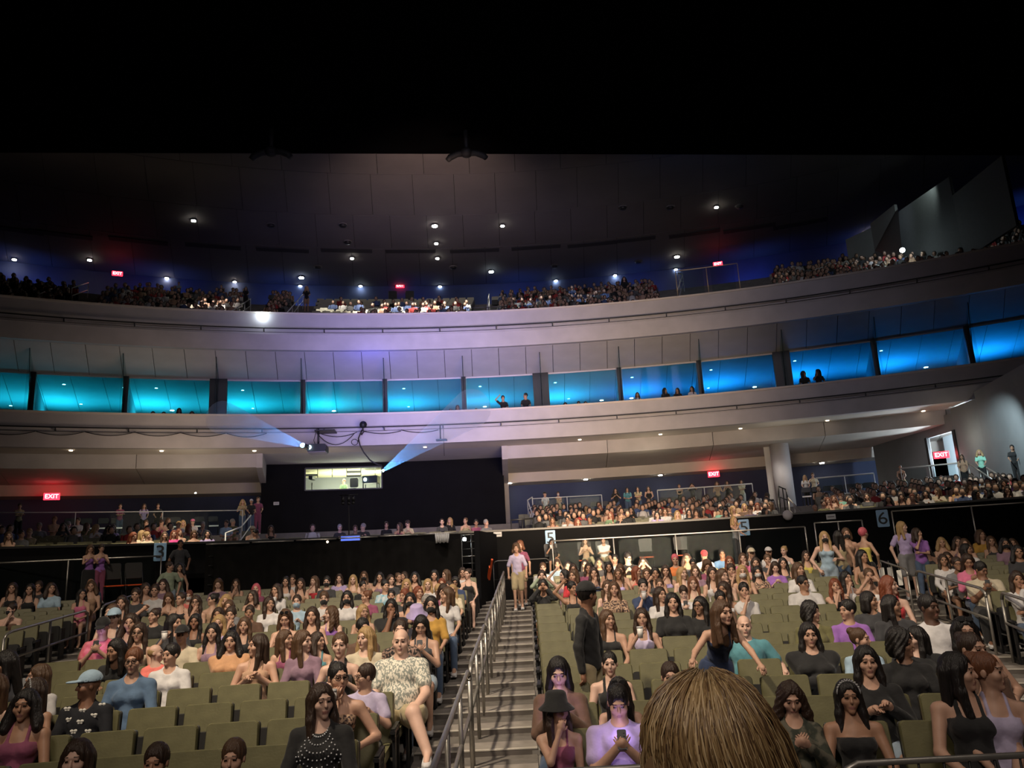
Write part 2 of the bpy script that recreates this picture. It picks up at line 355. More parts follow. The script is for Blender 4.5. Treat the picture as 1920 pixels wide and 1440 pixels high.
# ------------------------------------------------------------------ bodies: smooth distance fields meshed with surface nets
class Field:
    def __init__(s, xs, ys, zs):
        s.ax = [np.asarray(a, np.float32) for a in (xs, ys, zs)]
        s.f = np.full([len(a) for a in s.ax], .5, np.float32)
    def region(s, lo, hi, pad):
        sl = []
        for a, l, h in zip(s.ax, lo, hi):
            i0 = int(np.searchsorted(a, l-pad)); i1 = int(np.searchsorted(a, h+pad))
            sl.append(slice(max(i0-1, 0), min(i1+1, len(a))))
        return tuple(sl)
    def grid(s, sl):
        return (s.ax[0][sl[0]][:, None, None], s.ax[1][sl[1]][None, :, None], s.ax[2][sl[2]][None, None, :])
    def smin(s, sl, d, k):
        if d.size == 0: return
        a = s.f[sl]; h = np.clip(.5+.5*(a-d)/k, 0, 1); s.f[sl] = a+(d-a)*h-k*h*(1-h)
    def cone(s, a, b, ra, rb=None, k=.02, inf=0, flat=None):
        rb = ra if rb is None else rb; ra += inf; rb += inf
        a = np.array(a, np.float32); b = np.array(b, np.float32); R = max(ra, rb)
        sl = s.region(np.minimum(a, b)-R, np.maximum(a, b)+R, k+.03); x, y, z = s.grid(sl)
        ba = b-a; L = float(ba@ba)+1e-9
        h = np.clip(((x-a[0])*ba[0]+(y-a[1])*ba[1]+(z-a[2])*ba[2])/L, 0, 1)
        dx, dy, dz = x-a[0]-h*ba[0], y-a[1]-h*ba[1], z-a[2]-h*ba[2]
        if flat: dx, dy, dz = dx/flat[0], dy/flat[1], dz/flat[2]
        s.smin(sl, np.sqrt(dx*dx+dy*dy+dz*dz)-(ra+(rb-ra)*h), k); return s
    def ell_d(s, sl, c, r, R=None):
        x, y, z = s.grid(sl); x = x-c[0]; y = y-c[1]; z = z-c[2]
        if R is not None:
            x, y, z = (R[0][0]*x+R[1][0]*y+R[2][0]*z, R[0][1]*x+R[1][1]*y+R[2][1]*z, R[0][2]*x+R[1][2]*y+R[2][2]*z)
        k0 = np.sqrt((x/r[0])**2+(y/r[1])**2+(z/r[2])**2); k1 = np.sqrt((x/r[0]**2)**2+(y/r[1]**2)**2+(z/r[2]**2)**2)+1e-6
        return k0*(k0-1)/k1
    def ell(s, c, r, k=.02, R=None, inf=0):
        r = [q+inf for q in r]; m = max(r); c = np.array(c, np.float32)
        lo, hi = (c-m, c+m) if R is not None else (c-np.array(r), c+np.array(r))
        sl = s.region(lo, hi, k+.03); s.smin(sl, s.ell_d(sl, c, r, R), k); return s
    def cut(s, c, r, k=.008, R=None):
        m = max(r); c = np.array(c, np.float32); sl = s.region(c-m, c+m, k+.01)
        d = -s.ell_d(sl, c, r, R); a = s.f[sl]; h = np.clip(.5-.5*(a-d)/k, 0, 1); s.f[sl] = a+(d-a)*h+k*h*(1-h); return s
    def plane(s, fn):
        x, y, z = s.grid((slice(None),)*3); s.f = np.maximum(s.f, fn(x, y, z).astype(np.float32)); return s
    def mesh(s):
        f = s.f.copy(); f[0] = f[-1] = .5; f[:, 0] = f[:, -1] = .5; f[:, :, 0] = f[:, :, -1] = .5
        ins = f < 0; sh = f.shape; cs = tuple(n-1 for n in sh)
        acc = np.zeros(cs+(3,), np.float32); cnt = np.zeros(cs, np.int32); quads = []
        edges = []
        for a in range(3):
            lo = [slice(None)]*3; hi = [slice(None)]*3; lo[a] = slice(None, -1); hi[a] = slice(1, None)
            e = np.argwhere(ins[tuple(lo)] != ins[tuple(hi)])
            if len(e) == 0: continue
            e2 = e.copy(); e2[:, a] += 1
            f0 = f[tuple(e.T)]; f1 = f[tuple(e2.T)]; t = f0/(f0-f1)
            P = np.stack([s.ax[q][e[:, q]] for q in range(3)], 1); P[:, a] = P[:, a]+t*(s.ax[a][e2[:, a]]-P[:, a])
            b, c = (a+1) % 3, (a+2) % 3
            cells = []
            for db, dc in ((-1, -1), (0, -1), (0, 0), (-1, 0)):
                ce = e.copy(); ce[:, b] += db; ce[:, c] += dc; cells.append(ce)
                np.add.at(acc, tuple(ce.T), P); np.add.at(cnt, tuple(ce.T), 1)
            edges.append((cells, f0 < 0))
        idx = np.full(cs, -1, np.int32); m = cnt > 0; idx[m] = np.arange(m.sum())
        V = acc[m]/cnt[m][:, None]
        for cells, s0 in edges:
            q = np.stack([idx[tuple(c.T)] for c in cells], 1); q[~s0] = q[~s0][:, ::-1]; quads.append(q)
        return V, (np.concatenate(quads) if quads else np.zeros((0, 4), int))

def np_mesh(name, V, Q, mats, mi=None, extra=None):
    nv, nq = len(V), len(Q)
    ev, ef = (extra.v, extra.f) if extra else ([], [])
    if ev: V = np.concatenate([V, np.array(ev, np.float32)])
    me = bpy.data.meshes.new(name); me.vertices.add(len(V)); me.vertices.foreach_set('co', np.asarray(V, np.float32).ravel())
    loops = [Q.ravel()]; tot = [np.full(nq, 4)]
    if ef:
        loops.append(np.array([i+nv for f in ef for i in f])); tot.append(np.array([len(f) for f in ef]))
    loops = np.concatenate(loops).astype(np.int32); tot = np.concatenate(tot).astype(np.int32)
    me.loops.add(len(loops)); me.loops.foreach_set('vertex_index', loops)
    me.polygons.add(len(tot)); me.polygons.foreach_set('loop_start', np.concatenate([[0], np.cumsum(tot)[:-1]]).astype(np.int32))
    me.polygons.foreach_set('loop_total', tot)
    for m in (mats if isinstance(mats, (list, tuple)) else [mats]): me.materials.append(m)
    if mi is not None:
        mi = np.concatenate([mi, np.zeros(len(tot)-nq, int)]); me.polygons.foreach_set('material_index', mi.astype(np.int32))
    me.polygons.foreach_set('use_smooth', np.ones(len(tot), bool)); me.update(calc_edges=True); return me

def axis(lo, hi, step, flo=None, fhi=None, fstep=None):
    a = []; x = lo
    while x < hi+step:
        a.append(x); x += fstep if (flo is not None and flo <= x <= fhi) else step
    return a

BUILD = {  # shoulder half-width, torso x, torso y, limb scale
    's': (.150, .92, .90, .90), 'm': (.172, 1.06, 1.05, 1.06), 'x': (.205, 1.42, 1.55, 1.38), 'c': (.120, .78, .80, .78)}

def ik(sh, hand, l1, l2, hint):
    sh = Vector(sh); hand = Vector(hand); d = hand-sh; L = min(d.length, (l1+l2)*.985); d = d.normalized(); hand = sh+d*L
    a = (l1*l1-l2*l2+L*L)/(2*L); h = sqrt(max(l1*l1-a*a, 0)); hint = Vector(hint); p = (hint-d*hint.dot(d)).normalized()
    return sh+d*a+p*h, hand

# hand targets relative to the neck base, person faces -Y; (x, y, z, elbow hint)
ARMS = {
    'r': ((-.13, -.33, -.42), (.13, -.33, -.42)), 'l': ((-.03, -.27, -.36), (.04, -.29, -.38)),
    'p': ((-.045, -.27, -.13), (.05, -.27, -.14)), 'c': ((.01, -.17, .015), (-.03, -.22, -.30)),
    'x': ((.13, -.20, -.26), (-.13, -.23, -.29)), 'f': ((-.085, -.19, .09), (.085, -.19, .09)),
    'u': ((-.17, -.05, .27), (.03, -.25, -.33)), 'a': ((-.29, -.22, -.33), (.29, -.22, -.33)),
    'd': ((-.02, -.17, .0), (.22, -.25, -.33)), 'o': ((-.07, -.27, -.02), (.14, -.30, -.38)),
    'h': ((-.24, -.02, -.56), (.24, -.02, -.56)), 'k': ((-.20, -.12, -.50), (.16, -.22, -.30)),
    'z': ((-.06, -.24, -.22), (.26, -.03, -.54)), 'q': ((-.35, -.35, -.25), (.30, -.40, -.35)), 't': ((-.09, -.22, -.20), (.09, -.23, -.17)),
}
def skeleton(pose, stance, build):
    sw, tx, ty, lm = BUILD[build]; c = {}
    if stance == 'sit':
        P = Vector((0, -.15, .53)); lean = radians(11)
        if pose == 'w': lean = radians(-24)
        c['hip'] = [Vector((s*.09*tx, -.16, .50)) for s in (-1, 1)]
        c['knee'] = [Vector((s*.12*max(tx, 1), -.56, .50)) for s in (-1, 1)]
        c['ank'] = [Vector((s*.12*max(tx, 1), -.60, .10)) for s in (-1, 1)]
        up = Vector((0, sin(lean), cos(lean)))
    elif stance == 'cross':
        P = Vector((0, -.15, .53)); up = Vector((0, sin(radians(11)), cos(radians(11))))
        c['hip'] = [Vector((s*.09*tx, -.16, .50)) for s in (-1, 1)]
        c['knee'] = [Vector((-.13*tx, -.56, .50)), Vector((.16, -.56, .58))]
        c['ank'] = [Vector((-.14, -.58, .10)), Vector((.30, -.72, .26))]
    else:
        P = Vector((0, 0, .97)); up = Vector((0, 0, 1))
        if stance == 'bend': up = Vector((.15, -sin(radians(38)), cos(radians(38)))).normalized()
        c['hip'] = [Vector((s*.085*tx, 0, .92)) for s in (-1, 1)]
        if stance == 'walk':
            c['knee'] = [Vector((-.09, -.12, .52)), Vector((.09, .01, .50))]; c['ank'] = [Vector((-.09, -.12, .11)), Vector((.09, .14, .12))]
        else:
            c['knee'] = [Vector((s*.09*tx, -.02, .50)) for s in (-1, 1)]; c['ank'] = [Vector((s*.10*tx, .02, .09)) for s in (-1, 1)]
    ks = .80 if build == 'c' else 1.0
    c['P'] = P; c['up'] = up; c['C'] = P+up*.30*ks; c['N'] = P+up*.50*ks; c['head'] = c['N']+Vector((up.x*.1, up.y*.10-.025, .155 if build != 'c' else .145))
    side = Vector((1, 0, 0))
    c['sh'] = [c['N']+side*(s*sw)-up*.080*ks for s in (-1, 1)]
    key = pose if pose in ARMS else 'r'
    c['el'], c['hd'] = [], []
    l1, l2 = (.27*lm**.3, .245*lm**.3) if build != 'c' else (.20, .18)
    for i, s in enumerate((-1, 1)):
        t = Vector(ARMS[key][i])
        if build == 'x' and key not in 'fcdp': t = Vector((t.x*1.25, t.y-.08, t.z))
        if build == 'c': t = t*.82
        if pose == 'w': t = Vector((s*.10, -.32, -.22))
        hint = (s*.7, .15, -1) if key not in ('u', 'q') else (s, 0, .2 if i == 0 and key == 'u' else -1)
        if key == 'x': hint = (s*1.2, .2, -1)
        if key == 'k' and i == 0: hint = (s*1.5, .6, -.3)
        e, h = ik(c['sh'][i], c['N']+t, l1, l2, hint); c['el'].append(e); c['hd'].append(h)
    return c

def rotm(yaw, pitch, roll=0):
    return (Euler((pitch, roll, yaw), 'XYZ').to_matrix())

def head_prims(F, c, R, k=.02, sc=1.0, male=False):
    H = Vector(c)
    def w(p): return H+R @ (Vector(p)*sc)
    RR = [[R[i][j] for j in range(3)] for i in range(3)]
    q = lambda *r: [v*sc for v in r]
    F.ell(w((0, .018, .028)), q(.074, .092, .092), .02, RR)
    F.ell(w((0, -.020, -.040)), q(.057 if not male else .062, .066, .070), .025, RR)
    F.ell(w((0, -.066, -.094)), q(.024, .022, .020), .02, RR)
    for s in (-1, 1):
        F.ell(w((s*.040, -.052, -.024)), q(.027, .028, .026), .02, RR)
        F.ell(w((s*.077, .012, -.004)), q(.010, .020, .030), .008, RR)
        F.cut(w((s*.031, -.094, .010)), q(.018, .014, .010), .010, RR)
        F.ell(w((s*.031, -.073, .008)), q(.015, .013, .010), .004, RR)
    F.ell(w((0, -.074, .032)), q(.052, .016, .012), .015, RR)
    F.cone(w((0, -.086, .012)), w((0, -.100, -.022)), .008*sc, .0125*sc, .008)
    F.cone(w((-.019, -.082, -.058)), w((.019, -.082, -.058)), .0065*sc, None, .006)
    F.cone(w((-.012, -.082, -.069)), w((.012, -.082, -.069)), .0065*sc, None, .005)

def torso_prims(F, c, build, woman, inf=0, upper=True):
    sw, tx, ty, lm = BUILD[build]; P, U, C, N = c['P'], c['up'], c['C'], c['N']
    pitch = atan2(U.y, U.z); R = Euler((-pitch, 0, 0)).to_matrix(); RR = [[R[i][j] for j in range(3)] for i in range(3)]
    kz = .8 if build == 'c' else 1
    hipw = .150 if woman else .138
    F.ell(P+U*.01, (hipw*tx, .112*ty, .11*kz), .03, RR, inf)
    F.ell(P+U*.15*kz+Vector((0, -.01*ty, 0)), ((.112 if woman else .125)*tx, .092*ty, .13*kz), .04, RR, inf)
    if build == 'x': F.ell(P+U*.13+Vector((0, -.05, 0)), (.17, .15, .14), .05, RR, inf)
    F.ell(C+U*.02, (.135*tx, .098*ty, .15*kz), .04, RR, inf)
    if woman:
        for s in (-1, 1): F.ell(C+Vector((s*.065*tx, -.075*ty, 0))+U*.02, (.058*tx, .052*ty, .055), .03, RR, inf)
    if upper:
        a, b = c['sh']; F.cone(a, b, .044*lm**.6, None, .035, inf*.8)
        for q in (a, b): F.cone(q+(N-q)*.12, N-U*.005, .034*lm**.6, .042, .03, inf*.7)
        F.cone(N-U*.09, N, .070*tx, .055*lm**.4, .04, inf)

def body_field(pose, stance, build, woman, yaw, pitch, lod, roll=0):
    c = skeleton(pose, stance, build); g, fg = ((.017, .0085), (.021, .0115), (.030, .016))[lod]
    H = c['head']; pts = [c['P'], H]+c['sh']+c['el']+c['hd']+c['hip']+c['knee']+c['ank']
    lo = [min(p[i] for p in pts)-.17 for i in range(3)]; hi = [max(p[i] for p in pts)+.17 for i in range(3)]; lo[2] = -.02
    F = Field(axis(lo[0], hi[0], g, H.x-.10, H.x+.10, fg), axis(lo[1], hi[1], g, H.y-.12, H.y+.11, fg), axis(lo[2], hi[2], g, H.z-.13, H.z+.14, fg))
    return F, c

def body_mesh(pose, stance, build, woman, yaw, pitch, lod, roll=0):
    F, c = body_field(pose, stance, build, woman, yaw, pitch, lod, roll); sw, tx, ty, lm = BUILD[build]
    torso_prims(F, c, build, woman)
    for i in (0, 1):
        F.cone(c['sh'][i], c['el'][i], .044*lm, .036*lm, .025)
        F.cone(c['el'][i], c['hd'][i], .037*lm, .025*lm, .015)
        F.cone(c['hip'][i], c['knee'][i], .083*lm, .054*lm, .03)
        F.cone(c['knee'][i], c['ank'][i], .052*lm, .034*lm, .02)
        F.cone(c['ank'][i], c['ank'][i]+Vector((0, -.13, -.055)), .036, .030, .02)
    R = rotm(yaw, pitch, roll); H = c['head']
    F.cone(c['N']-Vector((0, 0, .02)), H+R @ Vector((0, .02, -.05)), (.050 if woman else .060)*lm**.35, (.046 if woman else .056)*lm**.3, .02)
    head_prims(F, H, R, sc=(1.0 if build != 'c' else .88)*(1.04 if build == 'x' else 1), male=not woman)
    ex = MB()
    for i, s in enumerate((-1, 1)):
        h = c['hd'][i]; d = (h-c['el'][i]).normalized(); hs = .9 if build in 'sc' else 1.05
        # palm, then four unequal bent fingers and a thumb
        inward = Vector((-s, 0, 0)); inward = (inward-d*inward.dot(d)).normalized(); nrm = d.cross(inward).normalized()
        if nrm.z > 0: nrm = -nrm          # palm side looks down / towards the body
        if pose in 'pfcdo' : nrm = Vector((0, 1, 0)); nrm = (nrm-d*nrm.dot(d)).normalized(); inward = d.cross(nrm)*1.0; inward = inward if inward.x*s < 0 else -inward
        F.cone(h, h+d*.075*hs, .024*hs, .030*hs, .015)
        F.cone(h+d*.045*hs-inward*.018, h+d*.045*hs+inward*.018, .022*hs, None, .015)
        if lod < 2:
            n = 5 if lod == 0 else 4
            for q, L in enumerate((.070, .078, .072, .058)):
                o = h+d*.070*hs+inward*(.027-.018*q)*hs; dd = d.copy(); pts = [o]; cur = .45+.12*q
                for sg, fr in ((0, .45), (1, .32), (2, .23)):
                    dd = (dd*cos(cur)+nrm*sin(cur)).normalized(); pts.append(pts[-1]+dd*L*fr*hs); cur = .55
                ex.tube(pts, [.0095*hs, .009*hs, .008*hs, .006*hs], n)
            o = h+d*.022*hs+inward*.022*hs; dd = (d*.6+inward*.75+nrm*.25).normalized(); p1 = o+dd*.035*hs; dd2 = (d*.9+inward*.1+nrm*.35).normalized()
            ex.tube([o, p1, p1+dd2*.028*hs], [.0125*hs, .0105*hs, .0075*hs], n)
    V, Q = F.mesh()
    cen = V[Q].mean(1); L = (cen-np.array(H, np.float32)) @ np.array([[R[i][j] for j in range(3)] for i in range(3)], np.float32)
    x, y, z = np.abs(L[:, 0]), L[:, 1], L[:, 2]; mi = np.zeros(len(Q), int); fr = y < -.045
    ez = (.0058, .0062, .0075)[lod]
    mi[fr & (np.abs(x-.031) < .0125) & (np.abs(z-.008) < ez)] = 1
    mi[fr & (x > .014) & (x < .048) & (np.abs(z-.034+(x-.031)*(x-.031)*5) < (.0042, .0048, .0)[lod])] = 2
    mi[fr & (x < .021) & (np.abs(z+.0635) < .0105) & (y < -.072)] = 3
    return np_mesh('body', V, Q, [M['skin'], M['eye'], M['brow'], M['lip']], mi, ex), c

def top_mesh(pose, stance, build, woman, kind, lod):
    F, c = body_field(pose, stance, build, woman, 0, 0, max(lod, 0)); sw, tx, ty, lm = BUILD[build]
    g = (.014, .017, .026)[lod]; P, U, N, C = c['P'], c['up'], c['N'], c['C']
    pts = [P]+c['sh']+c['el']+(c['hd'] if kind in 'lj' else [])
    lo = [min(p[i] for p in pts)-.22 for i in range(3)]; hi = [max(p[i] for p in pts)+.22 for i in range(3)]
    F = Field(axis(lo[0], hi[0], g), axis(lo[1], hi[1], g), axis(max(lo[2], P.z-.14), hi[2], g))
    inf = {'t': .013, 'l': .015, 'j': .022, 'n': .009, 's': .009, 'h': .009, 'v': .016}[kind]
    torso_prims(F, c, build, woman, inf)
    if kind in 'tljv':
        fr = {'t': .62, 'v': .85, 'l': 1, 'j': 1}[kind]
        for i in (0, 1):
            e = c['sh'][i].lerp(c['el'][i], fr); F.cone(c['sh'][i], e, .045*lm, (.049 if kind in 'tv' else .041)*lm, .025, inf*.8)
            if kind in 'lj':
                F.cone(c['el'][i], c['el'][i].lerp(c['hd'][i], .92), .043*lm, .031*lm, .015, inf*.8)
    # folds
    ph = sum(map(ord, pose+build)) % 7
    x, y, z = F.grid((slice(None),)*3)
    F.f = F.f+(.0035*np.sin(x*41+z*33+ph)*np.sin(z*27-y*35+x*13)).astype(np.float32)*(F.f < .1)
    F.plane(lambda x, y, z: -(z-(P.z-.07)))
    def spine(x, y, z): return (x-N.x)*U.x+(y-N.y)*U.y+(z-N.z)*U.z
    if kind in 't': F.cut(N+Vector((0, -.03, .035)), (.078, .085, .062), .006)
    if kind in 'ljv':
        F.cut(N+Vector((0, -.05, .03)), (.070, .085, .095), .006)
    if kind in 'nsh':
        ax = .088 if kind != 'h' else .05
        w1, w2 = (.055*tx, .083*tx)
        if kind == 's': F.plane(lambda x, y, z: spine(x, y, z)+.135+0*x)
        else:
            F.plane(lambda x, y, z: np.minimum(spine(x, y, z)+.130, np.maximum(np.abs(np.abs(x-N.x-(0))-(w1+w2)/2)-(w2-w1)/2, spine(x, y, z)-.1)))
    V, Q = F.mesh()
    return np_mesh('top', V, Q, M['cloth'])

def legs_mesh(pose, stance, build, woman, kind, lod):
    c = skeleton(pose, stance, build); sw, tx, ty, lm = BUILD[build]; g = (.016, .019, .028)[lod]; P = c['P']
    pts = [P]+c['hip']+c['knee']+c['ank']; lo = [min(p[i] for p in pts)-.2 for i in range(3)]; hi = [max(p[i] for p in pts)+.2 for i in range(3)]
    F = Field(axis(lo[0], hi[0], g), axis(lo[1], hi[1], g), axis(max(lo[2], .0), P.z+.10, g)); inf = .012 if kind != 'b' else .02
    torso_prims(F, c, build, woman, inf-.004, False)
    F.plane(lambda x, y, z: z-(P.z+.05)+0*x+0*y)
    for i in (0, 1):
        h, kn, an = c['hip'][i], c['knee'][i], c['ank'][i]
        if kind == 'j':
            F.cone(h, kn, .083*lm, .056*lm, .03, inf); F.cone(kn, an, .056*lm, .045*lm, .02, inf)
        elif kind == 'k':
            m = h.lerp(kn, .95); F.cone(h, m, .10*lm, .11*lm, .08, inf)
        else:
            m = h.lerp(kn, .5 if kind == 's' else .82); F.cone(h, m, .084*lm, (.078 if kind == 's' else .070)*lm, .03, inf+.004)
    V, Q = F.mesh()
    return np_mesh('trousers', V, Q, M['cloth'])

def hair_mesh(style, lod):
    g = (.0095, .013, .019)[lod]; R = None
    zlo = {'L': -.36, 'W': -.34, 'P': -.13, 'S': -.08, 'O': -.17, 'C': -.12, 'B': -.05, 'T': -.36, 'V': -.26}[style]
    F = Field(axis(-.19, .19, g), axis(-.16, .22, g), axis(zlo-.03, .20, g)); k = .02
    def cutface(rx=.062, top=.076, y=-.118):
        F.cut((0, y, -.025), (rx+.004, .085, top+.042), .012); F.cut((0, -.075, -.10), (rx*.95, .06, .085), .01)
    if style in 'LWTV':
        F.ell((0, .024, .036), (.090, .104, .103), k)
        n = -.30 if style in 'LT' else (-.27 if style == 'W' else -.20)
        wx = .0 if style in 'LT' else .030
        for s in (-1, 1):
            F.cone((s*.074, .005, .02), (s*(.088+wx*.8), -.012, -.12), .030+wx*.4, .034+wx*.45, .03)
            F.cone((s*(.088+wx*.8), -.012, -.12), (s*(.094+wx), -.045, n+.03), .034+wx*.4, .028+wx*.4, .02)
        F.cone((-.05, .075, .0), (-.06, .085, n), .050, .042+wx*.4, .04); F.cone((.05, .075, .0), (.06, .085, n), .050, .042+wx*.4, .04)
        cutface(.060)
        if style == 'T': F.ell((0, .02, .10), (.05, .05, .03), .02)
        for s in (-1, 1): F.cut((s*.0, -.15, -.25), (.055, .1, .16), .01)
    elif style == 'P':
        F.ell((0, .024, .034), (.082, .098, .099), k); cutface(.064, .082, -.125); F.cut((0, -.02, -.13), (.1, .08, .08), .01)
        F.ell((0, .10, .09), (.045, .045, .042), .015)
    elif style == 'S':
        F.ell((0, .024, .040), (.085, .102, .105), k); cutface(.066, .078, -.128); F.cut((0, -.02, -.12), (.12, .09, .10), .01)
    elif style == 'B':
        F.ell((0, .030, .018), (.0795, .090, .075), k); F.cut((0, -.03, .07), (.075, .11, .06), .01); cutface(.070, .10, -.12); F.cut((0, -.02, -.11), (.12, .09, .09), .01)
    elif style == 'O':
        F.ell((0, .024, .036), (.090, .104, .103), k)
        for s in (-1, 1): F.cone((s*.076, .01, .0), (s*.086, .0, -.11), .034, .034, .03)
        F.cone((-.04, .07, 0), (-.05, .07, -.11), .05, .05, .03); F.cone((.04, .07, 0), (.05, .07, -.11), .05, .05, .03); cutface(.060)
    elif style == 'C':
        F.ell((0, .022, .045), (.108, .116, .118), k)
        for s in (-1, 1): F.cone((s*.08, .01, .0), (s*.10, .01, -.08), .042, .045, .03)
        F.ell((0, .08, -.03), (.10, .06, .09), .03); cutface(.062, .078, -.130)
    x, y, z = F.grid((slice(None),)*3); th = np.arctan2(x, y-.02)
    am = {'L': .0035, 'T': .0035, 'V': .004, 'W': .0075, 'C': .010}.get(style, .003)
    if style in 'WC': rip = np.sin(th*9+z*60)*np.sin(z*46+th*5)
    else: rip = np.sin(th*17+np.sin(z*14)*1.6)+0*x+0*y
    F.f = F.f+(am*rip).astype(np.float32)*(F.f < .08)
    V, Q = F.mesh(); return np_mesh('hair', V, Q, M['hair'])

_cache = {}
def cached(key, fn):
    if key not in _cache: _cache[key] = fn()
    return _cache[key]

def shoe_mesh():
    mb = MB(); vs = []; fs = []; n = 10
    ring = lambda y, w, h, z0: [(w*cos(2*pi*i/n), y, z0+max(h*sin(2*pi*i/n), -z0*.98)) for i in range(n)]
    prof = [(.085, .024, .04, .05), (.07, .038, .075, .05), (.02, .040, .085, .05), (-.03, .042, .06, .045), (-.09, .048, .035, .035), (-.15, .044, .025, .03), (-.18, .020, .015, .025)]
    for p in prof: vs += ring(*p)
    for j in range(len(prof)-1):
        for i in range(n): a, b = j*n+i, j*n+(i+1) % n; fs.append((a, b, b+n, a+n))
    fs += [tuple(range(n))[::-1], tuple(range((len(prof)-1)*n, len(prof)*n))]
    mb.add(vs, fs, 0, True); mb.box((0, -.045, .010), (.088, .25, .018), mi=1)
    return mb.mesh('shoe', [M['cloth'], M['plate']])
def glasses_mesh(dark=False):
    mb = MB()
    for s in (-1, 1):
        c = Vector((s*.033, -.096, .008)); pts = [c+Vector((.024*cos(a), abs(cos(a))*.004, .018*sin(a))) for a in [2*pi*i/12 for i in range(13)]]
        mb.tube(pts, .0028, 4)
        if dark: mb.box(c, (.044, .003, .032))
        mb.tube([c+Vector((s*.024, 0, .006)), (s*.078, -.03, .010), (s*.080, .03, .006)], .0025, 4)
    mb.tube([(-.010, -.099, .012), (.010, -.099, .012)], .0025, 4)
    return mb.mesh('glasses', [M['metal_black']])
def mask_mesh():
    F = Field(axis(-.1, .1, .009), axis(-.14, .06, .009), axis(-.14, .02, .009))
    F.ell((0, -.022, -.046), (.068, .080, .068), .01); F.ell((0, -.09, -.045), (.030, .026, .04), .02); F.plane(lambda x, y, z: y+.012+0*x+0*z); F.plane(lambda x, y, z: z+.012+0*x+0*y)
    V, Q = F.mesh(); return np_mesh('face_mask', V, Q, M['cloth'])
def cap_mesh():
    F = Field(axis(-.12, .12, .010), axis(-.23, .15, .010), axis(.02, .17, .009))
    F.ell((0, .018, .045), (.094, .112, .105), .01); F.cut((0, .018, .03), (.086, .104, .080), .004); F.ell((0, -.125, .052), (.072, .075, .011), .012); F.plane(lambda x, y, z: -(z-.040)+0*x+0*y)
    V, Q = F.mesh(); return np_mesh('cap', V, Q, M['cloth'])
def bucket_mesh():
    mb = MB(); n = 20; pr = [(.0, .150), (.070, .150), (.086, .135), (.098, .055), (.150, .012), (.152, .006), (.095, .046), (.09, .05)]
    vs = [(r*cos(2*pi*i/n), .018+r*1.1*sin(2*pi*i/n), z) for r, z in pr for i in range(n)]
    fs = [(j*n+i, (j+1)*n+i, (j+1)*n+(i+1) % n, j*n+(i+1) % n) for j in range(len(pr)-1) for i in range(n)]
    mb.add(vs, fs, 0, True); return mb.mesh('bucket_hat', [M['cloth']])
def band_mesh():
    mb = MB(); pts = [(.088*cos(a), -.03+.0*a, .03+.088*sin(a)*1.12) for a in [pi*i/14 for i in range(15)]]; mb.tube(pts, .006, 5)
    for i in range(2, 13): mb.ball((pts[i][0], pts[i][1]-.004, pts[i][2]+.008), .007, 4)
    return mb.mesh('headband', [M['plate']])
def phone_mesh():
    mb = MB(); mb.rbox((0, 0, 0), (.072, .009, .146), .012, mi=0); mb.box((0, .0052, 0), (.066, .001, .138), mi=1)
    for k in (0, 1): mb.cyl((.018, -.0062, .045-.022*k), .007, .001, 8, mi=2)
    m = mb.mesh('phone', [M['hard'], M['screen'], M['ink']]); return m
def cup_mesh():
    mb = MB(); mb.tube([(0, 0, -.07), (0, 0, .05)], [.030, .040], 12, 0); mb.tube([(0, 0, .05), (0, 0, .07)], [.041, .041], 12, 1)
    return mb.mesh('drink_cup', [M['hard'], M['plate']])

HAIRC = {'k': (.014, .011, .010), 'd': (.040, .022, .014), 'b': (.095, .050, .026), 'l': (.42, .27, .12), 'r': (.20, .055, .025), 'g': (.30, .28, .26), 'm': (.62, .12, .16), 'a': (.17, .065, .03), 'w': (.02, .02, .02)}
HAIRN = {'k': 'black', 'd': 'dark brown', 'b': 'brown', 'l': 'blonde', 'r': 'reddish', 'g': 'grey', 'm': 'pink', 'a': 'auburn'}
STYN = {'L': 'long', 'W': 'wavy', 'P': 'tied-back', 'S': 'short', 'B': 'cropped', 'O': 'bobbed', 'C': 'curly', 'T': 'long', 'V': 'shoulder-length'}
COLR = {'black': (.012, .012, .013), 'white': (.62, .60, .60), 'grey': (.20, .20, .21), 'red': (.48, .03, .04), 'pink': (.70, .18, .32), 'peach': (.62, .33, .17), 'tan': (.45, .28, .18),
        'navy': (.03, .05, .12), 'blue': (.12, .25, .45), 'denim': (.10, .17, .28), 'lightblue': (.36, .50, .62), 'teal': (.09, .27, .32), 'green': (.14, .22, .12), 'sage': (.30, .36, .26), 'olive': (.14, .13, .05),
        'brown': (.13, .07, .045), 'mauve': (.26, .16, .22), 'plum': (.24, .06, .12), 'purple': (.28, .12, .42), 'lilac': (.45, .36, .62), 'lavender': (.50, .44, .62), 'orange': (.75, .22, .06), 'yellow': (.65, .55, .12),
        'cream': (.60, .52, .38), 'khaki': (.42, .34, .20), 'coral': (.75, .18, .15), 'mint': (.28, .62, .48), 'magenta': (.68, .06, .28), 'charcoal': (.045, .045, .05), 'mustard': (.5, .28, .05), 'jeans': (.07, .11, .19), 'lightjeans': (.30, .38, .46)}
SKIN = {'1': (.62, .40, .31), '2': (.52, .31, .22), '3': (.40, .22, .14), '4': (.26, .13, .08), '5': (.12, .06, .04)}
TOPN = {'t': 'shirt', 'l': 'long-sleeved top', 'n': 'tank top', 's': 'strapless top', 'j': 'jacket', 'h': 'halter top', 'v': 'loose shirt'}
POSEN = {'p': 'looking at a phone', 'c': 'hand at chin', 'x': 'arms folded', 'f': 'hands at face', 'u': 'arm raised', 'd': 'drinking', 'w': 'leaning forward', 'a': 'arms spread', 'o': 'holding a drink', 'k': 'hand on hip', 't': 'hands together'}
PEOPLE = []
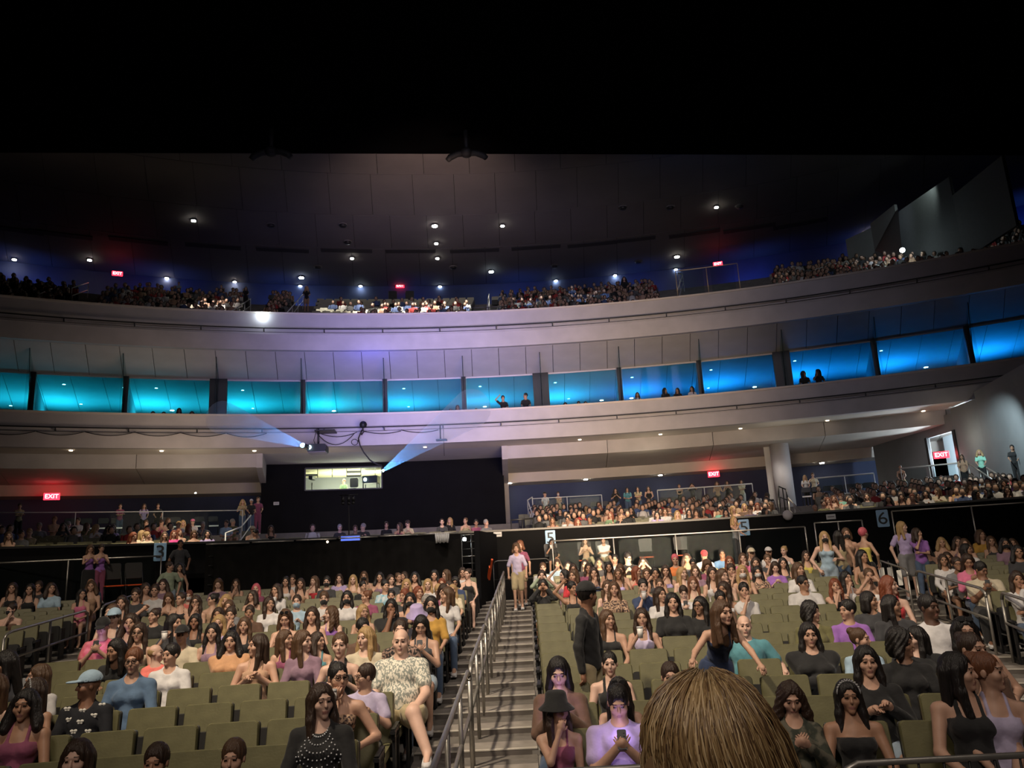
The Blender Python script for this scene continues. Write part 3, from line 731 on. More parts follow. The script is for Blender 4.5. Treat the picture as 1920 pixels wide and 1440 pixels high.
def person(loc, rotz, hair, skin, top, pose='r', yaw=0, pitch=0, stance='sit', build='s', sex='f', extra='', lod=1, scale=1.0, bottom=None, shoes='white', label=None, group=None, roll=0, skincol=None):
    """one person: an Empty at the floor with body, hair, clothes and what is worn as parts"""
    woman = sex == 'f'; yaw = round(yaw/30)*30; pit = {'p': 18, 'o': 0, 'w': 10}.get(pose, 0) if pitch == 0 else pitch
    if lod == 2: pit = 0 if pit < 12 else 18
    r = empty('person', loc, rotz); r.scale = (scale,)*3
    body, c = cached(('b', pose, stance, build, woman, yaw, pit, lod, roll), lambda: body_mesh(pose, stance, build, woman, radians(yaw), radians(pit), lod, radians(roll)))
    sk = skincol or SKIN[skin]; j = random.uniform(.9, 1.1); sk = tuple(min(v*j, 1) for v in sk)
    link('body', body, r, color=sk)
    H = c['head']; rot = (radians(pit), radians(roll), radians(yaw)); hs = (1.0 if build != 'c' else .88)*(1.04 if build == 'x' else 1)
    def headpart(name, me, col=None):
        o = link(name, me, r, H, color=col); o.rotation_euler = rot; o.scale = (hs,)*3; return o
    st, hc = hair[0], hair[1]
    if st != 'N':
        headpart('hair', cached(('h', st, lod), lambda: hair_mesh(st, lod)), HAIRC[hc])
    kind, _, cn = top.partition('-'); pat = None
    if ':' in cn: cn, pat = cn.split(':')
    me = cached(('t', pose, stance, build, woman, kind, lod), lambda: top_mesh(pose, stance, build, woman, kind, lod))
    if pat:
        me = cached(('t', pose, stance, build, woman, kind, lod, pat), lambda: me.copy()); me.materials[0] = M['cloth_'+pat]
    jj = random.uniform(.88, 1.1)
    link('shirt' if kind in 'tlvj' else 'vest_top', me, r, color=tuple(min(v*jj, 1) for v in COLR[cn]))
    bt = bottom or ('j-jeans' if random.random() < .5 else ('s-lightjeans' if woman else 'j-black'))
    bk, _, bc = bt.partition('-')
    if stance != 'sit' or lod < 2:
        link({'j': 'trousers', 's': 'shorts', 'b': 'shorts', 'k': 'skirt'}[bk], cached(('l', stance, build, woman, bk, min(lod+0, 2)), lambda: legs_mesh('r', stance, build, woman, bk, lod)), r, color=COLR[bc])
        sm = cached('shoe', shoe_mesh)
        for i in (0, 1):
            a = c['ank'][i]; link('shoe', sm, r, (a.x, a.y-.01, max(a.z-.10, 0)), color=COLR[shoes])
    for e in extra.split(','):
        if e == 'G': headpart('glasses', cached('glasses', glasses_mesh))
        elif e == 'S': headpart('sunglasses', cached('sung', lambda: glasses_mesh(True)))
        elif e == 'U':
            o = headpart('sunglasses', cached('sung', lambda: glasses_mesh(True))); o.location = H+rotm(*[radians(v) for v in (yaw, pit)]) @ Vector((0, .03, .09)); o.rotation_euler = (radians(pit-12), 0, radians(yaw))
        elif e[:1] == 'M': headpart('face_mask', cached('mask', mask_mesh), COLR[e[1:] or 'black'])
        elif e[:1] == 'H': headpart('cap', cached('cap', cap_mesh), COLR[e[1:]])
        elif e[:1] == 'K': headpart('bucket_hat', cached('bucket', bucket_mesh), COLR[e[1:]])
        elif e == 'T': headpart('headband', cached('band', band_mesh))
    tag(r, label or 'seated person', 'person', group)
    # things held
    T = Matrix.Translation(loc) @ Matrix.Rotation(rotz, 4, 'Z') @ Matrix.Scale(scale, 4)
    r['_pose'] = 0; del r['_pose']
    held = None
    if pose == 'p' and 'noph' not in extra and lod < 2:
        held = T @ ((c['hd'][0]+c['hd'][1])/2+Vector((0, -.02, .075)))
        pc = (.02, .02, .02)
        for e in extra.split(','):
            if e[:2] == 'ph': pc = COLR[e[2:]]
        o = link('phone', cached('phone', phone_mesh), None, held, color=pc); o.rotation_euler = (radians(-20), 0, rotz); o.scale = (scale,)*3
        who = (label or 'person').split(',')[0]; w = who.split()
        pw = {(.02, .02, .02): 'black'}.get(pc) or 'pale'
        tag(o, ' '.join((f'{pw} phone held by '+who).split()[:16]), 'phone')
        r['_phone'] = o.name; PHONES.append((o, r)); del r['_phone']
    if pose in 'do' and lod < 2:
        cc = (.75, .72, .68)
        for e in extra.split(','):
            if e[:2] == 'cu': cc = COLR[e[2:]]
        o = link('drink_cup', cached('cup', cup_mesh), None, T @ (c['hd'][0]+(Vector((.01, -.06, .03)) if pose == 'd' else Vector((.02, -.05, .03)))), color=cc); o.scale = (scale,)*3
        tag(o, ' '.join(('drink cup held by '+(label or 'person').split(',')[0]).split()[:16]), 'cup'); PHONES.append((o, r))
    PEOPLE.append(r); return r
PHONES = []

# ------------------------------------------------------------------ the hall: geometry constants (eye level = 0 while building)
CF0 = (-.70, -12.0)           # centre of the floor rows
CB = (0.4, -9.0)              # centre of the balcony fronts, suites and ceilings
CM = (1.5, 5.0)               # centre of the mezzanine wall
PR, RISE = .82, .053
def rowR(k): return 19.35+PR*k
def rowz(k): return -2.19+RISE*k
def rad(phi0, phi1): return radians(phi0), radians(phi1)
def phi_at(x, y, C, R): p = hit_arc(x, y, C, R); return atan2(p.x-C[0], p.y-C[1])

# shell
floor_ = empty('floor'); floor_['kind'] = 'structure'
MB().box((0, -2, rowz(-3)-.16), (60, 36, .2)).build('floor_slab', M['concrete'], floor_)
sh = MB().box((0, -20.2, 9), (76, .4, 28)); struct('wall_front', sh, M['void'])
struct('wall_left', MB().box((-37, 20, 9), (.4, 82, 28)), M['void'])
struct('wall_right', MB().box((37, 20, 9), (.4, 82, 28)), M['void'])
struct('wall_back', MB().box((0, 60, 9), (76, .4, 28)), M['void'])
MB().box((0, 1.0, rowz(-3)+.22), (9, 2.6, .62)).build('camera_platform', M['concrete'], floor_)

# ---- seating floor: one flat ring per row, from the left aisle wedge to the far right
for k in range(-3, 19):
    a0, a1 = rad(-40, 38)
    r1 = rowR(k)+.15; z = rowz(k)
    mb = arc_solid(CF0, [(r1-PR, z), (r1+.02, z), (r1+.02, z-.12), (r1-PR, z-.12)], a0, a1, 40)
    mb.build('row_step', M['concrete'], floor_)
# stairs of the central aisle
stair = empty('stairs', (-.70, 6, 0)); tag(stair, kind='structure'); stair.name = 'central_stairs'
m_tread = MB().box((0, .205, -.027), (1.36, .41, .054)).mesh('tread', M['tread'])
m_mat = MB().box((0, .615, -.030), (1.36, .41, .050)).mesh('tread_mat', M['tread_mat'])  # dark strip added on the tread's rear half, standing in for a deep shaded riser
m_nose = MB().box((0, 0.010, .004), (1.36, .045, .012)).mesh('nosing', M['nosing'])
m_ris = MB().box((0, -.006, -.050), (1.36, .012, .085)).mesh('riser', M['riser'])
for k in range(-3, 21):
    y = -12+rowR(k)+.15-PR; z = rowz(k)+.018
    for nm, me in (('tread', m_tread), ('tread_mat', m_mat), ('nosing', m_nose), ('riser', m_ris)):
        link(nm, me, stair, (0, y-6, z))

# ---- auditorium seats
def seat_meshes():
    d = {}
    t = radians(13)
    d['backrest'] = MB().rbox((0, .095, .665), (.475, .075, .50), .035, rx=-t, taper=.955).mesh('backrest', M['seat'])
    d['back_shell'] = MB().rbox((0, .150, .60), (.455, .03, .60), .03, rx=-t).mesh('back_shell', M['seat_shell'])
    d['seat_up'] = MB().rbox((0, -.045, .50), (.44, .085, .36), .05, rx=-radians(8)).mesh('seat_pad', M['seat_shell'])
    d['seat_down'] = MB().box((0, -.24, .42), (.44, .44, .09)).mesh('seat_pad', M['seat'])
    m = MB(); m.rbox((.265, -.10, .60), (.055, .36, .035), .012); m.box((.265, -.02, .34), (.030, .22, .48)); m.box((.265, -.02, .03), (.05, .30, .06)); d['arm'] = m.mesh('armrest', M['metal_black'])
    m = MB(); m.rbox((-.265, -.10, .60), (.055, .36, .035), .012); m.box((-.265, -.02, .34), (.030, .22, .48)); m.box((-.265, -.02, .03), (.05, .30, .06)); d['arml'] = m.mesh('armrest', M['metal_black'])
    m = MB(); m.box((.265, -.05, .30), (.030, .34, .58)); m.rbox((.265, -.06, .58), (.02, .40, .10), .03); d['panel'] = m.mesh('end_panel', M['metal_black'])
    m = MB(); m.box((-.265, -.05, .30), (.030, .34, .58)); d['panell'] = m.mesh('end_panel', M['metal_black'])
    return d
SM = seat_meshes()
def seat_lod():
    mb = MB(); mb.rbox((0, .095, .665), (.475, .075, .50), .035, rx=-radians(13), taper=.955); mb.rbox((0, -.045, .50), (.44, .085, .36), .05, mi=1); mb.box((.265, -.05, .33), (.04, .3, .6), mi=1)
    return mb
BLOCKS = {}      # (block, k) -> list of seat angles, first next to its aisle
AW = .64
def block_seats(k):
    R = rowR(k); st = .53/R; out = {}
    aR0 = (.72+.29)/R; aL0 = -(.66+.29)/R-.02/R
    lim_r = radians(16.3)-(AW+.28)/R; lim_l = radians(-16.4)+(AW+.28)/R
    out['right'] = [a for a in [aR0+i*st for i in range(60)] if a < lim_r]
    out['left'] = [a for a in [aL0-i*st for i in range(60)] if a > lim_l]
    out['far_right'] = [a for a in [radians(16.3)+(AW+.28)/R+i*st for i in range(40)] if a < radians(36)]
    out['far_left'] = [a for a in [radians(-16.4)-(AW+.28)/R-i*st for i in range(40)] if a > radians(-39)]
    return out
SEATS = []
def row_last(b): return {'right': 17, 'left': 17, 'far_right': 18, 'far_left': 17}[b]
for k in range(-2, 19):
    for b, angs in block_seats(k).items():
        if k > row_last(b): continue
        if b == 'right' and k == -2: continue
        for i, a in enumerate(angs):
            p = arc_pt(CF0, rowR(k), a, rowz(k))
            u, v = proj(p+Vector((0, 0, .9)))
            if -70 < u < 1990 and v < 1520:
                SEATS.append(dict(b=b, k=k, i=i, a=a, p=p, occ=None, n=len(angs)))
SBY = {}
for s in SEATS: SBY.setdefault((s['b'], s['k']), []).append(s)

ORD = ['front', 'first', 'second', 'third', 'fourth', 'fifth', 'sixth', 'seventh', 'eighth', 'ninth', 'tenth', 'eleventh', 'twelfth', '13th', '14th', '15th', '16th', '17th', '18th', '19th', '20th', '21st', '22nd', '23rd', '24th', '25th', '26th', '27th', '28th', '29th', '30th', '31st', '32nd', '33rd']
BN = {'right': 'right of central stairs', 'left': 'left of central stairs', 'far_right': 'beyond right rail', 'far_left': 'beyond left rail'}
def nth(n): return ORD[n] if n < len(ORD) else f'{n}th'

# ------------------------------------------------------------------ people on the floor: head centre in the photograph, looks, pose
# x y hair skin top pose yaw [build sex extras bottom]
FLOOR = '''
1035 1368 Ld 2 n-plum c 30 Kblack row=-1
18 1097 Ld 2 n-black r 0
53 1098 Lk 2 n-black r 0
68 1093 Sd 3 t-charcoal r 0
91 1092 Vd 2 t-lightblue r 30
168 1086 Bd 3 t-navy r 0 m M_
205 1088 Vb 2 n-tan r 0
248 1089 Sd 2 t-charcoal r 0
239 1103 Ld 2 s-orange r 30
221 1103 Ld 2 n-black r 0
273 1091 Vd 1 t-mauve r 0
284 1089 Sd 2 t-white r 0
162 1112 Lk 2 n-pink l 30
206 1107 Lb 1 n-mauve r -30
20 1142 Sd 1 s-brown c -30 m Mblack
204 1152 Sb 1 n-grey r 0 Hlightblue
194 1173 Nk 2 t-red:tie_red p 0 m M_ Hblack
239 1164 Vd 2 n-charcoal r 0
252 1183 Ld 2 n-cream r 0 G
289 1153 Pd 2 t-black u -30 m
326 1165 Lk 2 t-charcoal o 60
335 1190 Nd 3 v-cream r 0 m M_ Hblack
362 1165 Lk 4 n-black r 0
312 1121 Lb 2 n-black p 0
336 1121 Pd 2 n-black r -30
352 1117 Sr 1 t-coral r 0 Mwhite
367 1127 Ld 2 n-tan c 0 G
398 1123 Pk 2 s-tan r -60
424 1125 Vl 2 t-cream r 0
423 1137 Lb 2 t-grey r 0
407 1152 Ld 3 s-tan r 0
430 1151 Sd 2 t-charcoal c 0
387 1185 Lk 2 n-mauve r 0
413 1167 Ll 2 v-lilac r 0
454 1172 Lb 2 n-black r 0
466 1148 Sd 3 t-brown r 0 m M_
407 1093 Lb 1 t-mauve p 0
443 1093 Ld 2 n-tan c 0
480 1103 Lm 1 t-plum c 0
515 1104 Vd 2 l-white c -30
533 1089 Lk 2 n-white r 0
544 1086 Sd 2 t-white r 0 M_
562 1093 Ld 2 s-tan r 0
590 1088 Lb 1 s-red o -30
613 1089 Sk 1 t-charcoal r 0 Mblack
634 1084 Ld 1 l-lilac t 0
471 1117 Vd 2 n-sage r -30
506 1130 Ld 2 t-white r 30
556 1126 Pd 1 t-lightblue t 0 Mlightblue
606 1120 Sb 1 t-white t 0 m Mblack
534 1157 Lb 2 n-black p 0 U
579 1152 Ld 2 n-tan t 0
617 1150 Wb 1 n-purple r -60
534 1198 Lb 2 n-plum r 60
564 1200 Lb 1 l-mauve r 60
589 1205 Vd 2 n-teal r 60
422 1202 Vk 2 t-peach x 0 x
475 1208 Ld 2 n-tan t -60 m
25 1227 Lk 3 t-grey w -60 m
236 1205 Lk 3 l-black w -30
243 1236 Sa 2 l-denim r 0 m G
289 1237 Bl 1 t-coral r 90 c
315 1227 Sk 2 v-white r -30 m
69 1268 Lb 2 t-white r -60
155 1285 Nk 4 l-black:butterfly r -60 m M_ Hlightblue
51 1298 Ld 3 n-magenta r -60 T
27 1322 Vk 3 n-plum r 0 m
3 1288 Lb 1 n-mint r -60
143 1427 Ld 1 t-charcoal r 0
292 1437 Sd 3 t-charcoal r 0
437 1435 Sb 2 t-charcoal r 0
660 1086 Ll 1 n-tan r 0
683 1079 Lb 2 s-tan r 0 m Mblack
713 1081 Vk 2 n-mauve r 0
731 1086 Ld 1 t-charcoal r 30
747 1082 Pb 2 t-black r 30
757 1080 Vd 2 t-black r -30
777 1081 Vk 2 n-charcoal r 0
812 1077 Lk 2 n-white r 0
838 1076 Lb 1 n-grey r -60
867 1072 Ld 2 t-white r 0
899 1073 Pd 1 n-black r -30
680 1099 Sk 2 t-black r 30 M_
725 1097 Sk 2 t-lightblue:tiedye r 30 M_
763 1095 Ll 2 n-magenta r 0 m
801 1095 Ll 1 t-white r 0
817 1107 Sl 2 t-grey p 0 G
832 1106 Ld 1 l-plum p 0
850 1108 Ll 2 t-cream r 0
871 1110 Lb 2 t-white r -60
784 1110 Lr 2 t-cream r 30
687 1118 Pa 2 t-plum r -60 m
645 1119 Lk 2 t-white r 0 m Mblack
733 1117 Pk 2 t-black r 0
752 1116 Sr 2 t-charcoal r -30
771 1123 Lk 2 n-tan r 0 m Mblack
728 1137 Lk 4 t-black c 0 x M_
797 1128 Sg 2 t-black f 0 m M_
812 1122 Lk 2 v-mustard r 0 Mblack
781 1152 Nk 3 t-black p 0 Klilac
799 1170 Lk 2 n-charcoal p 0 m
839 1143 Ld 2 n-black t -30
853 1126 Ck 3 t-navy r 0 m G
863 1114 Lr 2 n-tan r 0
679 1147 Ll 2 s-tan r 30
677 1176 Sk 2 t-brown r 30 M_ G
690 1193 Ll 1 l-cream r -30 m
752 1177 Pd 1 l-black:lace t 0
637 1202 Pb 1 n-black t 0
784 1185 Bl 1 t-white:leaf r 0 x M_ b=b-khaki st=cross
623 1267 Pk 2 s-pink:floral d 30 m G
595 1312 Ld 1 l-black r 30 m
678 1288 Sd 2 t-lavender t -60 m M_ G
1018 1063 Sb 1 t-white r 0 m
1043 1057 Sd 2 t-lightblue r 0 m
1068 1060 Lk 2 n-charcoal c 0
1080 1065 Ld 3 t-plum r 0
1104 1064 Ld 3 t-plum r 0
1098 1057 Lk 2 t-black r 0
1121 1054 Vk 3 t-charcoal r 0
1150 1047 Sk 2 t-white r 0 M_
1141 1062 Lk 3 n-black r 0
1180 1043 Sk 1 t-black p 30 m M_ G
1205 1053 Vd 1 t-black f 0
1167 1066 Lb 2 n-brown p 0
1194 1071 Lr 2 n-coral r 60
1159 1075 Lb 3 n-lilac r 0
1015 1078 Ld 1 l-sage f 0
1054 1077 Lk 1 n-mauve u -60
1077 1077 Ob 2 t-red r -30
1114 1073 Ld 2 n-navy c 0
1016 1097 Lk 3 l-black f 0
1071 1102 Sk 3 n-black u 30
1268 1047 Sm 2 t-orange r 0
1288 1045 Vd 3 n-charcoal r 0
1323 1040 Nk 2 t-white p 0 m M_ Hred
1355 1037 Sk 4 t-blue r 0 m M_
1247 1069 Ld 2 n-lilac o 0 cuorange
1285 1073 Ll 1 n-white r 30
1305 1070 Lb 1 l-mauve r 0
1325 1060 Cb 2 t-plum p 0
1299 1057 Sk 2 t-charcoal r 0 M_ G
1337 1073 Ld 2 n-white r 0
1357 1077 Lb 1 n-cream c 30
1371 1051 Lr 2 n-tan r 0
1373 1067 Sd 2 t-brown c 0
1396 1045 Lb 1 t-pink c 0
1415 1054 Ld 2 n-pink r 0
1394 1070 Ll 2 n-tan r 0 Mwhite
1422 1072 Lk 2 v-purple:floral t 0 Mwhite
1410 1036 Nl 2 t-grey r 0 Hcream
1445 1034 Nk 2 t-white r 0 M_ Hwhite
1470 1031 Pl 1 n-white r -30
1457 1063 Ld 1 t-purple p 0
1468 1055 Lk 2 n-charcoal r 0
1437 1048 Sb 2 t-charcoal c 0
1511 1041 Ld 2 n-yellow r 0
1499 1065 Lb 2 v-white r 30
1233 1073 Lk 3 n-charcoal r 0
1215 1075 Lb 2 n-charcoal r 0
1140 1100 Lb 1 n-mauve r 0
1154 1102 Lb 2 t-black:floral r 0
1208 1097 Sk 1 t-navy d 0 M_ cuwhite
1235 1096 Pb 2 s-tan u 0
1247 1113 Ld 2 t-white r 30
1266 1126 Lk 2 t-black r 0 m
1300 1093 La 1 n-cream r 0
1290 1119 Sd 1 t-white p 0 c M_
1310 1134 Lk 3 t-black r -30 G
1347 1123 Sk 3 t-brown r 0
1363 1103 Ld 3 n-white r -30
1393 1106 Sk 2 t-white c 0 M_
1147 1160 Lb 2 n-black r 30 m
1207 1157 Ld 2 n-lavender o 0
1402 1173 Bb 1 t-teal a 0 x M_
1040 1260 Lk 1 l-brown p 0 m phcream
1138 1247 Pk 1 n-black r 0 m
1151 1283 Lk 2 n-black w 0 U
1132 1322 Sk 2 t-lilac p 0 x M_ row=-1
1247 1272 Sd 2 n-tan r 0 m
1510 1093 Sk 3 l-white r 30 x M_ G
1568 1098 Lr 2 n-black c 0
1588 1083 Lk 2 n-white c 30
1632 1077 Pb 2 s-white f 0
1677 1093 Wr 1 n-red r 60
1528 1147 Ck 2 v-olive r 60 m
1590 1143 Sk 2 t-purple r -60 m M_
1636 1125 Ok 3 t-charcoal r 60 m
1675 1133 Lk 3 t-charcoal r 60 m
1747 1133 Sk 5 t-white r 30 m M_
1810 1127 Lk 2 n-charcoal d 0 m U cucream
1521 1190 Lk 2 l-black x 0 x
1617 1200 Pb 2 t-lightblue r 60
1623 1239 Lk 2 l-black t 0 m
1697 1205 Ck 3 t-black r 60 m
1723 1217 Lk 1 l-black r -60 x
1865 1183 Pd 2 t-brown c 30
1843 1218 Pa 2 n-lavender r 60
1908 1227 Lk 2 n-black r 60 m
1493 1313 Wd 2 l-olive:camo p 0 noph
1593 1310 Lk 3 s-black r 0 m T
1737 1051 Ld 3 l-white r 0
1764 1053 Sd 3 t-grey w 0 G
1780 1045 Vd 3 t-black r 0
1812 1050 Ld 3 l-pink p 0 noph
1837 1067 Sk 4 t-cream p 30 x M_
1908 1085 Ld 3 l-white c 0
1770 1015 Vl 2 n-tan r 0
1795 1014 Vd 2 n-mauve r 0
1807 1018 Vb 2 n-plum r 0
1817 1028 Lk 3 l-white r 60
1863 1013 Lb 2 n-charcoal r 0
1885 1017 Vk 3 t-mauve r 0 Mblack
1901 1019 Vb 2 t-blue r 0
1913 1032 Vk 3 t-charcoal r 0
1654 1032 Lk 3 n-tan r 30
1737 1027 Vk 3 n-charcoal r 30
1413 1030 Lk 2 n-charcoal r 0
1843 1000 Vb 2 v-mustard r 30
'''
def parse(line):
    t = line.split(); d = dict(x=float(t[0]), y=float(t[1]), hair=t[2], skin=t[3], top=t[4], pose=t[5], yaw=int(t[6]), build='s', sex='f', extra='', bottom=None)
    for q in t[7:]:
        if q in ('s', 'm', 'x', 'c'): d['build'] = q
        elif q in ('M_', 'F_'): d['sex'] = q[0].lower()
        elif q.startswith('b='): d['bottom'] = q[2:]
        elif q.startswith('st='): d['stance'] = q[3:]
        elif q.startswith('row='): d['row'] = int(q[4:])
        elif q.startswith('dy='): d['dy'] = float(q[3:])
        else: d['extra'] += ','+q
    return d
def look_words(d):
    top = d['top'].split('-'); cn = top[1].split(':'); w = []
    if 'H' in [e[:1] for e in d['extra'].split(',')]:
        e = [e for e in d['extra'].split(',') if e[:1] == 'H'][0]; w.append(f'{e[1:]} cap')
    if any(e[:1] == 'K' for e in d['extra'].split(',')): w.append([e[1:] for e in d['extra'].split(',') if e[:1] == 'K'][0]+' bucket hat')
    hair = f"{STYN[d['hair'][0]]} {HAIRN[d['hair'][1]]} hair" if d['hair'][0] != 'N' else 'bald head'
    if not w: w.append(hair)
    cw = {'floral': 'patterned', 'tiedye': 'tie-dye', 'camo': 'camouflage', 'leaf': 'leaf-print', 'tie_red': 'mottled red'}.get(cn[1] if len(cn) > 1 else '', cn[0])
    return f"person with {w[0]} in {cw} {TOPN[top[0]]}"
def place_floor(d):
    best = None
    for k in (range(-2, 19) if 'row' not in d else [d['row']]):
        R = rowR(k)-.19; p = hit_arc(d['x'], d['y'], CF0, R); a = atan2(p.x-CF0[0], p.y-CF0[1])
        dz = p.z-(rowz(k)+(1.20 if d['build'] != 'c' else 1.0))
        cand = []
        for b in BN:
            for s in SBY.get((b, k), []):
                if s['occ'] is None:
                    da = (s['a']-a)*rowR(k)
                    if abs(da) < .62: cand.append((abs(dz)*2.2+abs(da), s, da, dz, p, a))
        for c in cand:
            if best is None or c[0] < best[0]: best = c
    return best
floor_people = []
for ln in FLOOR.strip().splitlines():
    ln = ln.strip()
    if not ln or ln[0] == '#': continue
    d = parse(ln)
    if 'stance' in d and d['stance'] not in ('cross',): continue
    c = place_floor(d)
    if c is None: print('NOSEAT', ln); continue
    if c[0] > .9: print('FAR', round(c[0], 2), ln)
    _, s, da, dz, p, a = c; s['occ'] = d
    d['seat'] = s; d['a'] = s['a']-max(-.2, min(.2, da*.75))/rowR(s['k']); d['dz'] = max(-.10, min(.12, dz)); floor_people.append(d)
# labels: order from the stairs within the row
rows = {}
for d in floor_people: rows.setdefault((d['seat']['b'], d['seat']['k']), []).append(d)
for (b, k), L in rows.items():
    L.sort(key=lambda d: d['seat']['i'])
    for n, d in enumerate(L): d['where'] = f"{nth(k+3)} row, {nth(n+1)} {BN[b]}"
for d in floor_people:
    s = d['seat']; R = rowR(s['k']); p = arc_pt(CF0, R, d['a'], rowz(s['k'])); dist = p.length
    lod = 0 if dist < 10.5 else (1 if dist < 17 else 2)
    # the whole head height follows the photo a little: size, never hovering
    sc = 1+d['dz']/1.25*.9
    lab = look_words(d)+', '+d['where']; w = lab.split()
    if len(w) > 16: lab = ' '.join(w[:0]) or lab.replace('person with ', '').replace(' in ', ', ')
    face = -d['a']
    # people look towards the stage: straight at the hall's centre, a little towards the viewer
    person(p, -s['a'], d['hair'], d['skin'], d['top'], d['pose'], d['yaw'], 0, d.get('stance', 'sit'), d['build'], d['sex'], d['extra'], lod, sc, d['bottom'], label=lab, group='seated audience on the main floor')

# ------------------------------------------------------------------ seats as objects (the 300 largest in view) and the far rows as one mesh
SEATS.sort(key=lambda s: s['p'].length)
far_mb = MB(); lodm = seat_lod()
for n, s in enumerate(SEATS):
    rz = -s['a']
    if n < 300:
        r = empty('auditorium_seat', s['p'], rz)
        occ = s['occ'] is not None
        parts = [('backrest', 'backrest'), ('back_shell', 'back_shell'), ('seat_pad', 'seat_down' if occ else 'seat_up')]
        left = s['b'] in ('left', 'far_left')
        parts.append(('armrest', 'arml' if left else 'arm'))
        if s['i'] == 0: parts.append(('end_panel', 'panel' if left else 'panell')); parts.append(('armrest', 'arm' if left else 'arml'))
        for nm, key in parts: link(nm, SM[key], r)
        st = 'occupied' if occ else 'empty'
        tag(r, f"{st} olive theatre seat, {nth(s['k']+3)} row, {nth(s['i']+1)} seat {BN[s['b']]}", 'seat', 'olive auditorium seats on the main floor')
    else:
        far_mb.merge(lodm, Matrix.Translation(s['p']) @ Matrix.Rotation(rz, 4, 'Z'))
if far_mb.v:
    o = far_mb.build('far_theatre_seats', [M['seat'], M['seat_shell']]); tag(o, 'distant olive theatre seats in the rear rows of the main floor', 'seats', kind='stuff')

# ---- handrails
def rail(name, pts, label, zf, r=.024, mid=True, posts=None, mt='rail', n=8):
    """sloped handrail: pts = plan points (x, y, z of the floor); top rail .92 above, mid rail .5 above, posts"""
    root = empty(name, (pts[0][0], pts[0][1], pts[0][2])); o = Vector(pts[0])
    P = [Vector(p)-o for p in pts]
    top = [P[0]+Vector((0, 0, zf-.10)), P[0]+(P[1]-P[0])*.03+Vector((0, 0, zf-.02))]+[P[0].lerp(P[1], .07)+Vector((0, 0, zf))]
    if len(P) > 2: top += [p+Vector((0, 0, zf)) for p in P[1:-1]]
    top += [P[-1].lerp(P[-2], .05)+Vector((0, 0, zf)), P[-1]+Vector((0, 0, zf-.06)), P[-1]+Vector((0, 0, zf-.12))]
    MB().tube(top, r, n).build('top_rail', M[mt], root)
    if mid: MB().tube([p+Vector((0, 0, zf*.55)) for p in P], r*.9, n).build('mid_rail', M[mt], root)
    L = sum((P[i+1]-P[i]).length for i in range(len(P)-1)); npst = posts or max(2, int(L/1.1)+1)
    for q in range(npst):
        t = q/(npst-1)*(len(P)-1); i = min(int(t), len(P)-2); p = P[i].lerp(P[i+1], t-i)
        MB().tube([p+Vector((0, 0, -.02)), p+Vector((0, 0, zf-(.08 if q in (0, npst-1) else .01)))], r*.9, n).build('post', M[mt], root)
    tag(root, label, 'handrail'); return root
def fz(y, x=-.7):
    R = hypot(x-CF0[0], y-CF0[1]); k = (R-19.35-.15)/PR; return rowz(math.ceil(k))
segs = [(5.2, 8.6), (8.75, 11.8), (11.95, 15.2), (15.35, 18.6), (18.75, 21.4)]
for i, (a, b) in enumerate(segs):
    rail('handrail', [(-.70, a, rowz((a-7.35)/PR+.9)), (-.70, b, rowz((b-7.35)/PR+.9))], f"metal handrail in the central stairs, {['nearest', 'second', 'third', 'fourth', 'farthest'][i]} length from the front", .98, posts=4)
def aisle_rail(phi, rng, labs, off=0):
    for (r0, r1), lb in zip(rng, labs):
        a = radians(phi); p0 = arc_pt(CF0, r0, a+off/r0); p1 = arc_pt(CF0, r1, a+off/r1)
        rail('handrail', [(p0.x, p0.y, rowz((r0-19.35)/PR+.5)), (p1.x, p1.y, rowz((r1-19.35)/PR+.5))], lb, .98, posts=3)
def ground_pt(x, y, h):
    for q in range(600):
        R = 17+q*.03; p = hit_arc(x, y, CF0, R)
        if p.z <= rowz((R-19.35)/PR+.5)+h: return (p.x, p.y, p.z-h)
    return (p.x, p.y, p.z-h)
for (a, b, lb) in (((8, 1188), (165, 1144), 'metal handrail in the left aisle, nearer length beside folded seats'), ((190, 1136), (287, 1104), 'metal handrail in the left aisle, farther length with yellow tags'),
        ((1876, 1110), (1975, 1142), 'metal handrail at the right edge, nearest length of the right aisle'), ((1716, 1069), (1846, 1105), 'metal handrail in the right aisle, middle length behind woman drinking'), ((1646, 1050), (1700, 1068), 'metal handrail in the right aisle, farthest length with white tags')):
    rail('handrail', [ground_pt(*a, .98), ground_pt(*b, .98)], lb, .98, posts=3)
if False: aisle_rail(-16.4, [(26.0, 29.4), (29.7, 33.6)], ['metal handrail in the left aisle, nearer length beside folded seats', 'metal handrail in the left aisle, farther length with yellow tags'])
if False: aisle_rail(16.3, [(19.6, 21.5), (21.8, 26.0), (26.4, 29.8)], ['metal handrail at the right edge, nearest length of the right aisle', 'metal handrail in the right aisle, middle length behind woman drinking', 'metal handrail in the right aisle, farthest length with white tags'])
# side aisle steps
for phi, nm in ((-16.4, 'left_aisle_steps'), (16.3, 'right_aisle_steps')):
    root = empty(nm.split('_aisle')[0]+'_aisle_stairs'); root['kind'] = 'structure'
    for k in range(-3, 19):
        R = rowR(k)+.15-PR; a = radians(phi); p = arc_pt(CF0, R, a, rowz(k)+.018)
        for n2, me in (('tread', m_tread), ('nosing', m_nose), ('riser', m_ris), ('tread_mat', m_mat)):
            link(n2, me, root, p, -a)
